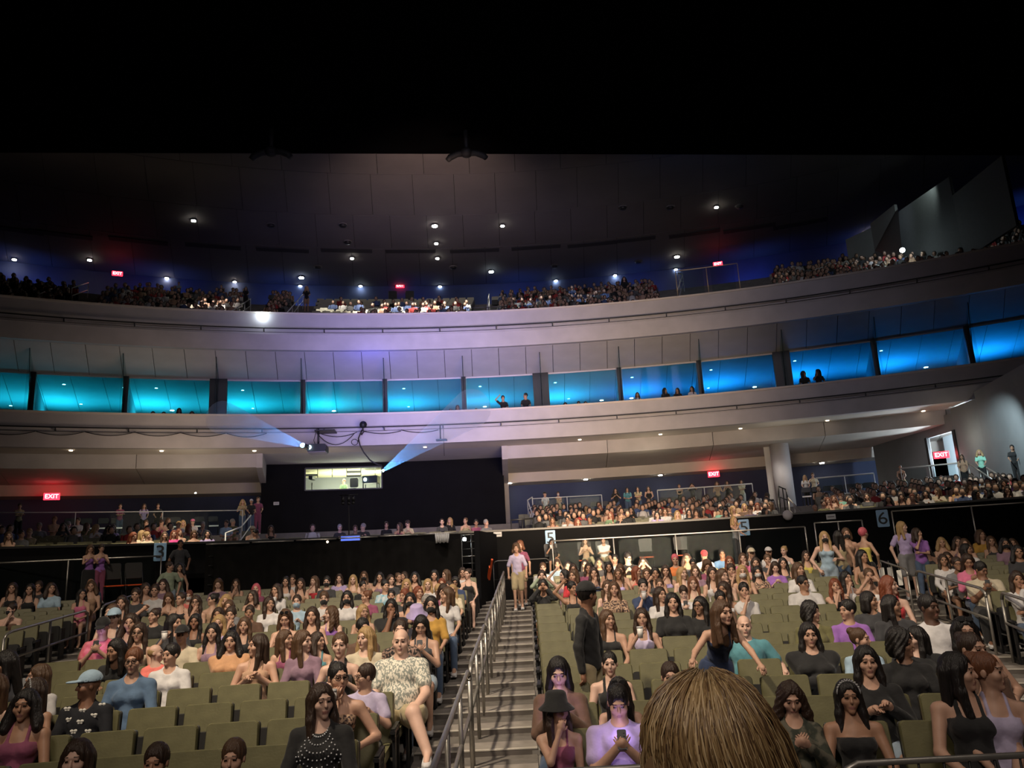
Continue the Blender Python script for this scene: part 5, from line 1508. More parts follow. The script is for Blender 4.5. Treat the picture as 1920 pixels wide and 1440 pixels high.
# spotlight with looping cable
p = hit_arc(680, 797, CB, D(36.3)-.35); r = empty('stage_lamp', p, .3)
MB().tube([(0, .12, 0), (0, -.28, -.03)], [.13, .17], 12).build('lamp_can', M['metal_black'], r); MB().tube([(.0, .0, -.12), (.05, .1, -.3), (-.05, .1, -.45)], .03, 6).build('yoke', M['metal_black'], r)
tag(r, 'black lamp can clamped above the pipe, left of centre', 'lamp')
mb = MB(); pts = [hit_arc(x, y, CB, D(36.3)-.30) for x, y in ((679, 806), (676, 812), (672, 822), (675, 835), (682, 848), (693, 862), (705, 870), (716, 873))]; mb.tube(pts, .035, 6)
pts = [hit_arc(665+6*cos(t/6*pi), 829+5.5*sin(t/6*pi), CB, D(36.3)-.30) for t in range(13)]; mb.tube(pts, .018, 5)
pts = [hit_arc(x, y, CB, D(36.3)-.30) for x, y in ((671, 828), (674, 816), (678, 812))]; mb.tube(pts, .02, 5)
o = mb.build('hanging_cable', M['metal_black']); tag(o, 'thick black cable dropping from the pipe to the booth window', 'cable')
p = hit_arc(828, 825, CB, RP); r = empty('hanging_bracket', p, 0); MB().box((0, 0, 0), (.5, .3, .06)).build('plate', M['metal_black'], r); MB().tube([(-.05, 0, 0), (-.05, 0, hit_arc(828, 798, CB, RP).z-p.z)], .03, 6).build('drop_pole', M['metal_black'], r); MB().tube([(.1, 0, .5), (.1, 0, -.75)], .012, 5).build('cable', M['metal_black'], r)
tag(r, 'empty ceiling bracket hanging right of the projector', 'bracket')

# ------------------------------------------------------------------ suites between the two balcony fronts
sc_ = empty('ceiling_suites'); sc_['kind'] = 'structure'
ring_panels('outer_soffit_panel', [(D(36.5), 10.24), (D(39.5), 9.56), (D(39.5), 9.66), (D(36.5), 10.34)], A0, A1, 1.33, 'soffit', sc_, .012)
ring_panels('inner_ceiling_panel', [(D(39.5), 9.50), (D(47.0), 9.16), (D(47.0), 9.26), (D(39.5), 9.60)], A0, A1, 1.33, 'soffit', sc_, .010)
arc_solid(CB, [(D(36.4), 10.36), (D(47.2), 9.70), (D(47.2), 9.8), (D(36.4), 10.46)], A0, A1, 60).build('slab', M['metal_black'], sc_)
struct('floor_suites', arc_solid(CB, [(D(36.4), 6.2), (D(47.2), 6.2), (D(47.2), 5.85), (D(36.4), 5.85)], A0, A1, 60), M['black'])
struct('wall_suites_back', arc_solid(CB, [(D(47.0), 6.2), (D(47.0), 9.2), (D(47.2), 9.2), (D(47.2), 6.2)], A0, A1, 60), M['soffit'])
posts = [60, 235, 409, 568, 722, 870, 1015, 1163, 1313, 1468, 1642, 1818]
ys = [735, 745, 748, 745, 745, 740, 735, 725, 710, 695, 675, 650]
PH = [phi_at(x, y, CB, D(39.5)) for x, y in zip(posts, ys)]; stp = (PH[-1]-PH[0])/(len(PH)-1)
PH = [PH[0]-stp]+PH+[PH[-1]+stp]
for i, a in enumerate(PH):
    wide = i in (3, 7, 10)
    r = empty('partition'); r['kind'] = 'structure'
    arc_solid(CB, [(D(39.6), 6.2), (D(47), 6.2), (D(47), 9.18), (D(39.6), 9.52)], a-.0012, a+.0012, 1).build('partition_wall', M['soffit'], r)
    hw = .0085 if wide else .0024
    arc_solid(CB, [(D(39.35), 6.2), (D(39.35), 9.58), (D(39.75), 9.54), (D(39.75), 6.2)], a-hw, a+hw, 1).build('post', M['metal_black'], r)
    arc_solid(CB, [(D(36.9), 7.2), (D(39.3), 7.2), (D(39.3), 9.60), (D(37.1), 10.10)], a-.0004, a+.0004, 1).build('glass_fin', M['glass'], r)
    MB().tube([arc_pt(CB, D(37.1), a, 10.10), arc_pt(CB, D(39.3), a, 7.2)], .014, 4).build('fin_edge', M['metal_black'], r)
for i in range(len(PH)-1):
    a, b = PH[i]+.0035, PH[i+1]-.0035
    w = empty(f'window_{i+2}'); w['kind'] = 'structure'
    arc_solid(CB, [(D(39.5), 6.2), (D(39.5), 9.56), (D(39.52), 9.56), (D(39.52), 6.2)], a, b, 3).build('pane', M['glass_suite'], w)
    arc_solid(CB, [(D(39.45), 9.50), (D(39.45), 9.58), (D(39.57), 9.58), (D(39.57), 9.50)], a, b, 3).build('head_rail', M['soffit'], w)
    t = .34
    # low drinks counter and bar front of each suite
    rr = empty('suite_counter', arc_pt(CB, D(37.3), (a+b)/2, 6.2), -(a+b)/2); wd = (b-a)*D(37.3)*.62
    MB().rbox((0, 0, 1.02), (wd, .45, .06), .02).build('counter_top', M['metal_black'], rr); MB().box((0, .05, .5), (wd*.9, .08, 1.0)).build('front_panel', M['metal_black'], rr)
    for s in (-1, 1): MB().box((s*wd*.42, 0, .5), (.06, .3, 1.0)).build('leg', M['metal_black'], rr)
    tag(rr, f'dark drinks counter in the {nth(i+1)} suite from the left', 'counter', 'counters in the suites')
def zc(R): # suite ceiling height
    d = R+CB[1]; return 9.50-(d-39.5)*.34/7.5 if d > 39.5 else 10.24-(d-36.5)*.68/3.0
def ceil_hit(x, y, zfun, d0, d1):
    for q in range(400):
        d = d0+(d1-d0)*q/400; p = hit_arc(x, y, CB, D(d))
        if p.z >= zfun(D(d)): return p, D(d)
    return None, None
SL = [(120, 720, 0), (58, 718, 0), (293, 727, 0), (152, 757, 0), (323, 769, 1), (233, 726, 0), (455, 731, 0), (474, 765, 0), (626, 770, 1), (757, 728, 0), (766, 762, 0), (900, 724, 0), (909, 762, 1), (1041, 717, 0), (1066, 747, 0), (1128, 750, 1), (1185, 707, 0), (1184, 746, 1), (1333, 693, 0), (1328, 727, 0), (1415, 725, 1), (1490, 676, 0), (1652, 657, 0), (1736, 688, 1), (1478, 720, 0), (20, 760, 0)]
SL.sort()
for i, (x, y, big) in enumerate(SL):
    p, R = ceil_hit(x, y, zc, 39.6, 46.9)
    if p is None: continue
    a = atan2(p.x-CB[0], p.y-CB[1]); o = empty('suite_downlight', p)
    MB().cyl((0, 0, -.03), .10 if big else .07, .03, 12).build('diffuser', M['lamp_cool'] if big else M['lamp_suite'], o); MB().cyl((0, 0, -.015), .13 if big else .10, .02, 12).build('trim_ring', M['soffit'], o)
    tag(o, f'small round ceiling light in the blue suites, {nth(i+1)} from left', 'lamp', 'downlights in the suites')

# ------------------------------------------------------------------ upper balcony, its back wall and the great ceiling
ub = empty('balcony_floor'); ub['kind'] = 'structure'
BR_ = lambda m: D(37.3)+.86*m
BZ = lambda m: 11.15+.385*m
for m in range(17):
    arc_solid(CB, [(BR_(m)-.70, BZ(m)), (BR_(m)+.17, BZ(m)), (BR_(m)+.17, BZ(m)-.5), (BR_(m)-.70, BZ(m)-.5)], A0, A1, 30).build('row_step', M['concrete'], ub)
arc_solid(CB, [(BR_(17)-.7, 17.4), (D(55.3), 17.4), (D(55.3), 17.1), (BR_(17)-.7, 17.1)], A0, A1, 30).build('rear_walkway', M['concrete'], ub)
struct('wall_balcony_back', arc_solid(CB, [(D(55), 17.2), (D(55), 20.7), (D(55.2), 20.7), (D(55.2), 17.2)], A0, A1, 60), M['bluewall'])
ZC = 20.5
ce = empty('ceiling'); ce['kind'] = 'structure'
for r0, r1 in ((27, 33), (33, 38), (38, 43), (43, 48), (48, 55)):
    ring_panels('ceiling_panel', [(D(r0)+.02, ZC), (D(r1)-.02, ZC), (D(r1)-.02, ZC+.08), (D(r0)+.02, ZC+.08)], A0, A1, 2.2, 'tile', ce, .010)
arc_solid(CB, [(D(20), ZC+.12), (D(57), ZC+.12), (D(57), ZC+.3), (D(20), ZC+.3)], radians(-60), radians(60), 30).build('ceiling_slab', M['void'], ce)
# the lower, black ceiling over the floor ends in a straight edge
e0, e1 = Vector((-20.7, 33.5, 0)), Vector((14.2, 37.6, 0)); ed = (e1-e0).normalized(); a_, b_ = e0-ed*22, e1+ed*26
vs = [(a_.x, a_.y, ZC-.08), (b_.x, b_.y, ZC-.08), (40, -20, ZC-.08), (-40, -20, ZC-.08)]
mb = MB().add(vs+[(x, y, z+.06) for x, y, z in vs], [(0, 1, 2, 3), (7, 6, 5, 4), (0, 4, 5, 1), (1, 5, 6, 2), (2, 6, 7, 3), (3, 7, 4, 0)]); struct('ceiling_front', mb, M['void'])
def on_ceil(x, y, dz=0):
    d = ray(x, y); return d*((ZC+dz)/d.z)
slot = MB().box((0, 0, 0), (3.3, .55, .05)).mesh('ceiling_slot', M['tile_dark'])
for x, y in ((115, 440), (20, 430), (260, 452), (400, 462), (530, 469), (650, 470), (770, 471), (890, 470), (1005, 464), (1110, 458), (1182, 450), (1302, 438), (1405, 428), (1500, 420)):
    p = on_ceil(x, y, -.03); link('ceiling_slot', slot, ce, p, -atan2(p.x-CB[0], p.y-CB[1]))
CLM = [(27, 485), (168, 486), (183, 513), (313, 520), (363, 412), (440, 527), (565, 519), (563, 535), (660, 483), (676, 535), (815, 422), (818, 455), (820, 483), (825, 536), (921, 508), (933, 535), (942, 422), (1042, 525), (1153, 515), (1269, 480), (1267, 504), (1343, 387), (1389, 510), (1629, 436)]
for i, (x, y) in enumerate(CLM):
    p = on_ceil(x, y, -.02); big = (x, y) in ((565, 519), (921, 508), (1269, 480), (815, 422))
    o = empty('ceiling_lamp', p); q = .17 if big else .12
    MB().cyl((0, 0, -.10), q, .06, 14).build('diffuser', M['lamp_cool'] if x > 500 and y > 500 else M['lamp'], o); MB().cyl((0, 0, -.05), q+.06, .06, 14).build('trim_ring', M['tile_dark'], o)
    tag(o, f'glowing round lamp in the dark upper ceiling, {nth(i+1)} from left', 'lamp', 'lamps in the upper ceiling')
for i, (x, y) in enumerate([(508, 421), (596, 500), (643, 421), (652, 453), (850, 500), (1040, 498), (1168, 388), (1197, 490), (1257, 388), (1387, 386)]):
    p = on_ceil(x, y, -.02); o = empty('ceiling_speaker', p); MB().cyl((0, 0, -.04), .30, .05, 16).build('ring', M['tile'], o); MB().cyl((0, 0, -.16), .18, .14, 14, r2=.24).build('grille', M['metal_black'], o)
    tag(o, f'dark round fitting in the upper ceiling, {nth(i+1)} from left', 'speaker', 'dark round ceiling fittings')
for j, (x, y) in enumerate(((875, 293), (508, 291))):
    p = on_ceil(x, y, -.9)*.96; r = empty('hanging_fixture', p)
    MB().tube([(0, 0, 1.35), (0, 0, .25)], .10, 8).build('stem', M['void2'], r); MB().ball((0, 0, .18), .30, 7, sc=(1, 1, .8)).build('hub', M['void2'], r)
    for s in (-1, 1): MB().tube([(0, 0, .18), (s*.45, 0, .14), (s*.80, 0, -.02), (s*.92, 0, -.16)], [.16, .15, .16, .13], 8).build('arm', M['void2'], r)
    tag(r, ['black two-armed fixture hanging at the edge of the dark ceiling', 'faint black two-armed fixture hanging left of the lit ceiling'][j], 'fixture')
def exit_sign(x, y, C, R, lab, w=.62, h=.30):
    p = hit_arc(x, y, C, R); a = atan2(p.x-C[0], p.y-C[1]); r = empty('exit_sign', p, -a)
    MB().rbox((0, 0, 0), (w, .08, h), .02).build('housing', M['exit'], r)
    t = text_mesh('EXIT', h*.85, .006); t.materials.append(M['exit_txt']); o = link('letters', t, r, (0, -.048, 0)); o.rotation_euler = (radians(90), 0, 0)
    tag(r, lab, 'sign')
    light('exit_glow', 'POINT', p+Vector((0, -.35, .1)), None, 1.3, (1, .02, .04), .12)
exit_sign(220, 513, CB, D(52), 'red EXIT sign over the upper balcony, left one')
exit_sign(750, 536, CB, D(54.8), 'red EXIT sign over the upper balcony, middle one')
exit_sign(1346, 495, CB, D(52), 'red EXIT sign over the upper balcony, right one')
exit_sign(97, 931, CB, D(43.6), 'red EXIT sign on the back wall of the left mezzanine', .7, .34)
exit_sign(1338, 889, CB, D(44.2), 'red EXIT sign on the back wall of the right mezzanine', .62, .32)
exit_sign(1765, 853, C0, 39.4, 'red EXIT sign over the bright doorway', .62, .30)
# round lamps under the mezzanine ceiling
def zmez(R):
    d = R+CB[1]
    return 5.70 if d < 38.4 else (5.0 if d < 44.6 else 4.36)
n = 0
for (x, y, d0, d1, kind) in sorted([(133, 843, 36.5, 38.4, 's'), (303, 844, 36.5, 38.4, 's'), (477, 844, 36.5, 38.4, 's'), (797, 837, 36.5, 38.4, 's'), (1087, 823, 36.5, 38.4, 's'), (1238, 813, 36.5, 38.4, 's'), (1388, 802, 36.5, 38.4, 's'), (1551, 787, 36.5, 38.4, 's'), (1731, 769, 36.5, 38.4, 's'), (1917, 746, 36.5, 38.4, 's'), (148, 811+71, 38.6, 44, 'd'),
        (203, 922, 44.7, 46, 'b'), (367, 923, 44.7, 46, 'b'), (955, 905, 44.7, 46, 'b'), (1098, 898, 44.7, 46, 'b'), (1238, 890, 44.7, 46, 'b'), (1541, 867, 44.7, 46, 'b'), (1895, 811, 30, 38, 'b')]):
    if kind == 'd': continue
    p, R = ceil_hit(x, y, zmez, d0, d1)
    if p is None: p = hit_arc(x, y, CB, D((d0+d1)/2))
    o = empty('downlight', p); big = kind == 'b'; n += 1
    MB().cyl((0, 0, -.06), .12 if big else .075, .05, 12).build('diffuser', M['lamp'] if big else M['lamp_small'], o); MB().cyl((0, 0, -.02), .17 if big else .11, .03, 12).build('trim_ring', M['plaster_light'], o)
    tag(o, f'{"bright" if big else "small"} round downlight under the lower balcony, {nth(n)} from left', 'lamp', 'downlights under the lower balcony')

# ------------------------------------------------------------------ people standing or sitting away from the fixed seats
def feet_person(x, y, dep=None, C=None, R=None, z=0, headz=None, rz=0, **k):
    p = hit_arc(x, y, C, R); p.z = z
    st = k.get('stance', 'stand'); base = 1.60 if st not in ('sit', 'cross') else 1.19
    hz = hit_arc(x, y, C, R).z-z; sc = max(.86, min(1.14, hz/base))
    return person(p, -atan2(p.x-C[0], p.y-C[1])+rz, k.pop('hair'), k.pop('skin'), k.pop('top'), scale=sc, group=k.pop('group', None), **k)
def fz_at(R): return rowz(math.ceil((R-19.35-.15)/PR))
FP = lambda x, y, R, **k: feet_person(x, y, C=CF0, R=R, z=fz_at(R), **k)
def on_steps(x, y, R, **k):
    return feet_person(x, y, C=CF0, R=R, z=fz_at(R)+.02, **k)
# aisle, x/y = head centre
on_steps(968, 1030, 33.1, hair='Cb', skin='2', top='v-lavender', pose='h', stance='walk', bottom='b-khaki', lod=1, label='person in pale lilac shirt and khaki shorts walking down the central stairs', sex='m')
on_steps(975, 1025, 34.1, hair='Ca', skin='2', top='t-plum', pose='h', stance='walk', bottom='s-khaki', lod=1, label='person walking down the central stairs, half hidden behind the lilac shirt')
FP(1098, 1121, rowR(2)-.50, rz=1.15, hair='Sk', skin='4', top='l-black', pose='h', stance='stand', yaw=60, bottom='j-khaki', build='s', sex='m', extra=',Hblack', lod=0, label='dark standing person in black top and hat between the near seat rows')
FP(1330, 1130, rowR(2)-.48, hair='Lb', skin='2', top='h-navy', pose='q', stance='bend', yaw=30, bottom='k-navy', lod=0, label='person bending forward between seat rows in dark blue dress, behind blonde head')
FP(1546, 1010, rowR(13), hair='Ll', skin='1', top='n-lightblue', pose='k', stance='stand', yaw=0, bottom='s-lightjeans', build='m', extra=',Mblack', lod=1, label='standing person with blonde hair, black mask and pale blue top')
FP(1572, 1008, rowR(13)+.2, rz=pi, hair='Lk', skin='2', top='h-khaki', pose='h', stance='stand', bottom='j-jeans', lod=1, label='standing person seen from behind in backless top and jeans')
FP(1587, 1003, rowR(14), hair='Ob', skin='2', top='n-tan', pose='h', stance='stand', bottom='j-black', extra=',Mblack', lod=1, label='standing person in tan top and black mask behind the backless top')
FP(1618, 1003, rowR(13)+.3, rz=2.3, hair='Sm', skin='2', top='s-yellow', pose='k', stance='stand', bottom='k-black', lod=1, label='standing person with pink hair, yellow bandeau top and black skirt')
on_steps(1692, 990, 31.9, hair='Ll', skin='1', top='t-lilac', pose='h', stance='stand', yaw=60, bottom='b-grey', build='m', sex='m', lod=1, label='tall standing person with long blonde hair and lilac shirt, right aisle')
on_steps(1720, 1002, 31.3, hair='Vd', skin='2', top='t-purple', pose='c', stance='stand', yaw=60, bottom='j-jeans', sex='m', lod=1, label='standing person in dark purple shirt and jeans wiping face, right aisle')
def MP(x, y, dep, z, **k): return feet_person(x, y, C=CM, R=pR(dep), z=z, **k)
MP(318, 1064, 23.0, -1.15, hair='Sd', skin='2', top='t-sage', pose='h', stance='stand', yaw=60, bottom='s-lightjeans', sex='m', build='m', lod=1, label='standing person in sage green shirt at the head of the left aisle')
MP(336, 1066, 23.2, -1.15, hair='Vk', skin='2', top='s-sage', pose='h', stance='stand', bottom='s-lightjeans', lod=1, label='person in pale strapless top close behind the sage shirt')
MP(338, 1022, 25.6, -.52, hair='Sd', skin='4', top='t-charcoal', pose='h', stance='stand', bottom='j-black', sex='m', build='m', lod=2, label='standing person in dark grey shirt by the black wall, right of number 3')
MP(169, 1033, 25.0, -.52, hair='Lb', skin='2', top='s-purple', pose='p', stance='stand', bottom='k-black', lod=2, label='standing person with long brown hair against the black wall, left one of a pair')
MP(190, 1030, 25.0, -.52, hair='Sd', skin='2', top='s-purple', pose='p', stance='stand', bottom='j-plum', lod=2, label='standing person in purple against the black wall, right one of a pair')
MP(1379, 1005, 24.4, -.52, rz=.9, hair='Vl', skin='2', top='s-grey', pose='o', stance='stand', bottom='j-charcoal', lod=2, extra=',noph', label='standing person in strapless grey top walking behind the glass railing')
p = MP(1034, 1017, 24.9, -.52, hair='Lk', skin='3', top='t-black', pose='o', stance='cross', bottom='s-black', lod=1, label='person in black sitting behind the rail, below the dim number 5')
MP(1097, 1015, 24.9, -.52, hair='Vd', skin='2', top='n-tan', pose='t', stance='cross', bottom='j-khaki', lod=1, label='person in tan top sitting cross-legged behind the long railing')
MP(1131, 1014, 24.9, -.52, hair='Sd', skin='3', top='v-white', pose='x', stance='cross', bottom='s-khaki', lod=1, sex='m', build='m', label='person in white shirt sitting cross-legged behind the long railing')
MP(1073, 1013, 26.0, -.52, hair='Lk', skin='1', top='t-charcoal', pose='r', stance='stand', lod=2, bottom='j-black', extra=',Mwhite', label='masked person in dark clothes standing by the black wall') if False else None
for i, (x, lb) in enumerate(((1097, 1), (1131, 2), (1034, 0), (1212, 3), (1278, 4), (215, 5), (255, 6))):
    p = hit_arc(x, 1040, CM, pR(24.95)); p.z = -.52; a = atan2(p.x-CM[0], p.y-CM[1]); r = empty('padded_chair', p, -a)
    MB().rbox((0, -.06, .43), (.44, .46, .03), .012).build('seat', M['orange'] if i not in (2,) else M['chair_black'], r); MB().rbox((0, .20, .80), (.44, .05, .42), .05, rx=-.15).build('backrest', M['seat_shell'], r)
    link('frame', fc['leg'], r)
    tag(r, ['chair with orange seat pad under the person in tan', 'chair with orange seat pad under the person in white shirt', 'dark chair under the person in black behind the rail', 'empty chair with orange seat pad behind the long railing', 'empty chair with orange pad left of the blue phone', 'empty chair with orange pad behind the left rows', 'empty chair with orange pad below number 3'][i], 'chair')
# suites: silhouettes against the blue ceilings
def SP(x, y, dep, st, lab, hair='Sk', top='t-black', pose='r', sex='m', **k):
    R = D(dep); p = hit_arc(x, y, CB, R); z = 6.2
    a = atan2(p.x-CB[0], p.y-CB[1]); hz = p.z-z; base = 1.60 if st == 'stand' else 1.19
    if st == 'sit':   # high stool height follows the photo
        sz = p.z-1.19; MBst = empty('bar_stool', (p.x, p.y, 6.2), -a); q = max(sz+.40-6.2, .3)
        MB().cyl((0, -.12, q-.05), .18, .06, 12).build('seat', M['metal_black'], MBst); MB().tube([(0, -.12, 0), (0, -.12, q)], .03, 6).build('pedestal', M['metal_black'], MBst); MB().cyl((0, -.12, 0), .2, .03, 12).build('base', M['metal_black'], MBst)
        tag(MBst, 'bar stool under the '+lab, 'stool'); p.z = sz; sc = 1
    else: sc = max(.85, min(1.15, hz/base)); p.z = 6.2
    person(p, -a+k.pop('rz', 0), hair, '3', top, pose, k.pop('yaw', 0), 0, st, 's', sex, '', 2, sc, 'j-black', label=lab, **k)
SP(943, 748, 37.9, 'stand', 'silhouetted person with hand on head in the middle suite', pose='u')
SP(985, 741, 37.9, 'stand', 'silhouetted person in profile beside a dark column', yaw=-60)
SP(1195, 741, 37.9, 'stand', 'silhouetted person in pale top in the blue suite', hair='Lk', top='t-lightblue', sex='f')
SP(1247, 733, 37.8, 'stand', 'silhouetted person leaning at the rail, left one of three', hair='Wk', sex='f', yaw=60)
SP(1270, 733, 37.8, 'stand', 'silhouetted person between two others at the suite rail', hair='Lk', sex='f', yaw=-30)
SP(1297, 730, 37.8, 'stand', 'silhouetted person at the suite rail, right one of three', hair='Lk', sex='f', yaw=-30, top='t-white')
SP(1507, 702, 37.8, 'stand', 'silhouetted person facing right in the second suite from the right', hair='Lk', sex='f', yaw=60)
SP(1533, 699, 37.8, 'stand', 'silhouetted person holding a drink, facing left in a right-hand suite', hair='Wk', sex='f', yaw=-60, pose='o')
for x, y, lb in ((287, 776, 'person seated low in the left suites, first head'), (307, 777, 'person seated low in the left suites, second head'), (336, 770, 'person seated in the left suites under the bright downlight'), (360, 776, 'person seated in the left suites, fourth head'),
                 (845, 771, 'person seated in the middle suite, left of two'), (858, 764, 'person seated in the middle suite, right of two'), (893, 770, 'person seated alone left of the standing man'), (1060, 759, 'person with lit face seated right of the dark column'), (1085, 757, 'person seated in the blue suite, left of a pair'), (1098, 757, 'person seated in the blue suite, right of a pair')):
    SP(x, y, 37.9, 'sit', lb, hair=random.choice(['Sk', 'Lk', 'Vd']))
# mezzanine: heads read off the photograph, x y hair skin top pose yaw
MEZZ = '''
18 1003 Lb 2 n-tan
42 1000 Sd 2 t-grey
57 997 Sl 1 t-khaki
120 985 Vk 2 t-charcoal
252 1004 Lr 2 n-tan
268 1000 Ll 2 t-cream
278 1003 Sl 2 t-cream
291 1000 Lr 2 s-peach
310 1003 Lb 2 n-tan
304 979 Sd 2 n-pink
317 975 Lb 2 t-cream
335 982 Sl 2 t-white
349 982 Ll 2 t-cream
356 987 Wr 2 n-plum
362 978 Nl 1 t-white Hpink
381 983 Sg 2 t-grey
327 1000 Lr 2 t-magenta
345 1000 Lr 2 n-brown
365 1000 Lb 2 n-tan
390 1000 Vk 2 t-lilac
103 972 Sa 3 t-tan
147 975 Sd 2 t-white
135 986 Sg 1 t-grey
165 985 Lb 2 t-olive
182 988 Ll 1 t-white
205 990 Vk 2 t-charcoal
220 990 Ld 1 t-lilac
275 980 Sb 2 t-black
75 985 Sg 2 t-grey
425 980 Sd 2 t-lightblue
442 980 Sg 2 t-olive
475 992 Nl 2 n-tan Hcream
509 990 Ld 2 n-black
480 998 Sk 3 t-grey
638 988 Sg 1 t-charcoal
667 990 Sb 2 t-charcoal
686 990 Sg 1 t-charcoal
725 983 Sd 2 t-black
749 985 Ld 2 n-plum
769 983 Sd 1 t-cream
829 977 Pd 1 l-charcoal
847 978 Ll 2 t-black
873 975 Pb 2 n-khaki
893 979 Sk 3 t-plum
912 979 Sg 2 t-grey
1009 957 Ck 3 t-black
1032 967 Vk 3 t-black
1050 958 Lk 2 t-charcoal
1036 975 Lb 3 n-plum
1064 973 Sk 3 t-white
1083 977 Wr 2 t-charcoal
1106 972 Sk 4 t-charcoal
1071 955 Sd 2 t-navy
1090 960 Lk 2 t-black
1102 955 Ll 1 t-cream
1125 950 Lr 2 t-black
1141 950 Ll 2 t-tan
1145 964 Lr 2 t-green
1163 966 Pb 2 t-black
1160 953 Lb 1 t-mauve
1183 955 Vk 2 t-black
1226 960 Sd 1 t-white
1232 964 Lk 1 t-lilac
1247 958 Lb 2 t-white
1255 953 Sd 2 t-charcoal
1270 962 Ll 1 t-cream
1283 955 Sd 2 t-grey Mwhite
1292 960 Lk 2 t-black
1305 960 Ld 2 n-black
1238 957 Wk 2 t-black
1318 965 Vk 3 n-charcoal
1361 960 Lk 2 t-white
1376 958 Ll 2 n-cream
1368 950 Sk 2 t-charcoal
1396 952 Ll 2 t-brown
1406 954 Sb 1 t-lilac
1420 948 Lr 1 t-white
1443 946 Lb 2 t-charcoal
1435 960 Lk 2 t-black
1353 957 Sk 3 t-mint
1528 952 Nl 3 t-khaki
1543 943 Sd 2 t-olive
1552 938 Lr 2 n-tan
1562 940 Wa 2 n-brown
1575 934 Sa 1 t-mint
1545 952 Lk 2 t-charcoal
1600 930 Lk 2 t-black
1625 930 Ld 2 t-charcoal
1665 935 Vk 3 t-plum
1690 945 Ld 2 n-tan
1710 932 Sr 2 n-coral
1718 942 Vk 2 t-black
1735 925 Vk 2 t-white
1755 922 Lb 2 t-cream
1775 905 Lb 2 n-khaki
1795 915 Ld 2 t-mustard
1815 915 Vb 2 n-coral
1830 925 Lk 3 t-black
1850 920 Vk 2 t-charcoal
1880 905 Vk 3 t-black
1888 918 Ld 2 n-tan
1900 905 Lk 3 t-purple
1912 908 Lb 2 t-lilac
'''
mrows = {}
ml = []
for ln in MEZZ.strip().splitlines():
    t = ln.split(); x, y = float(t[0]), float(t[1]); best = None
    for m in range(13):
        p = hit_arc(x, y, CM, MRW(m)-.19); dz = p.z-MZ(m)-1.20
        if best is None or abs(dz) < abs(best[1]): best = (m, dz, p)
    m, dz, p = best; a = atan2(p.x-CM[0], p.y-CM[1])
    while any(abs(a-b) < .40/MRW(m) for b in mrows.get(m, [])) and m < 12: m += 1; dz = 0
    mrows.setdefault(m, []).append(a); ml.append((m, a, max(-.1, min(.1, dz)), t, x))
side_of = lambda x: 'left mezzanine' if x < 470 else ('behind mixing platform' if x < 930 else ('right mezzanine' if x < 1490 else 'far right mezzanine'))
ml.sort(key=lambda q: (side_of(q[4]), q[0], q[4])); cnt = {}
for m, a, dz, t, x in ml:
    p = arc_pt(CM, MRW(m), a, MZ(m)); ex = ','.join([q for q in t[5:]]); ex = (','+ex) if ex else ''
    key = (side_of(x), m); cnt[key] = cnt.get(key, 0)+1
    d = dict(hair=t[2], top=t[4], extra=ex)
    lab = f"{look_words(d)}, {side_of(x)}, {nth(m+1)} row, {nth(cnt[key])} from left"
    if len(lab.split()) > 16: lab = lab.replace('person with ', '').replace(' in ', ', ')
    person(p, -a, t[2], t[3], t[4], random.choice('rrrtcxpl'), random.choice([0, 0, 0, 30, -30, 60, -60]), 0, 'sit', random.choice('ssm'), 'f' if t[2][0] != 'S' else 'm', ex+',noph', 2, 1+dz*.7, label=lab, group='seated audience on the mezzanine')
# standing and seated on the deck behind
def DP(x, y, lab, dep=40.4, st='stand', **k):
    R = pR(dep) if False else RB+.9
    return feet_person(x, y, C=CM, R=R+k.pop('dr', 0), z=1.78, stance=st, lod=2, label=lab, **k)
DP(225, 957, 'standing person in dark red behind the left glass railing', hair='Sd', skin='2', top='t-plum', pose='x', bottom='j-jeans', sex='m')
DP(270, 953, 'standing person in lilac behind the left glass railing', hair='Ld', skin='2', top='t-lilac', pose='r', bottom='j-black')
DP(296, 955, 'standing person in black at the right of the lilac top', hair='Sd', skin='2', top='t-black', pose='r', bottom='j-black', sex='m')
DP(36, 962, 'standing person in grey at the far left of the mezzanine deck', hair='Sd', skin='2', top='t-khaki', pose='x', bottom='j-black')
DP(455, 942, 'standing person with light hair at the left of the black booth', hair='Vl', skin='2', top='t-khaki', pose='t', bottom='j-jeans')
DP(484, 938, 'standing person in dark red against the black booth edge', hair='Sb', skin='2', top='t-plum', pose='r', bottom='j-plum', sex='m')
DP(471, 953, 'person in black with white cap going up the mezzanine steps', hair='Nk', skin='3', top='t-black', pose='r', bottom='j-jeans', extra=',Hwhite', dr=-1.5)
DP(1022, 934, 'standing person in white shirt leaning on the left rail end', hair='Nk', skin='2', top='t-white', pose='r', bottom='j-khaki', extra=',Hblack', sex='m', yaw=60)
DP(1047, 936, 'person with lit white mask standing behind the railing', hair='Sd', skin='2', top='n-tan', pose='c', bottom='s-khaki', extra=',Mwhite')
for i, (x, y, tp, hr) in enumerate(((1154, 922, 't-black', 'Vk'), (1176, 922, 't-teal', 'Lk'), (1196, 922, 't-khaki', 'Lk'), (1216, 920, 'n-black', 'Vk'))):
    DP(x, y, f'standing person in {tp[2:]} on the mezzanine deck, {nth(i+1)} of the row of four', hair=hr, skin='2', top=tp, pose='tlxr'[i], bottom='j-jeans', build='m')
DP(1274, 918, 'person in black vest standing with folded arms behind the railing', hair='Pb', skin='2', top='n-black', pose='x', bottom='j-black')
DP(1298, 917, 'person with white trousers at the bright railing', hair='Vd', skin='2', top='t-charcoal', pose='f', bottom='j-white')
DP(1345, 915, 'standing person in tan below the red EXIT sign', hair='Vb', skin='2', top='t-tan', pose='t', bottom='j-black')
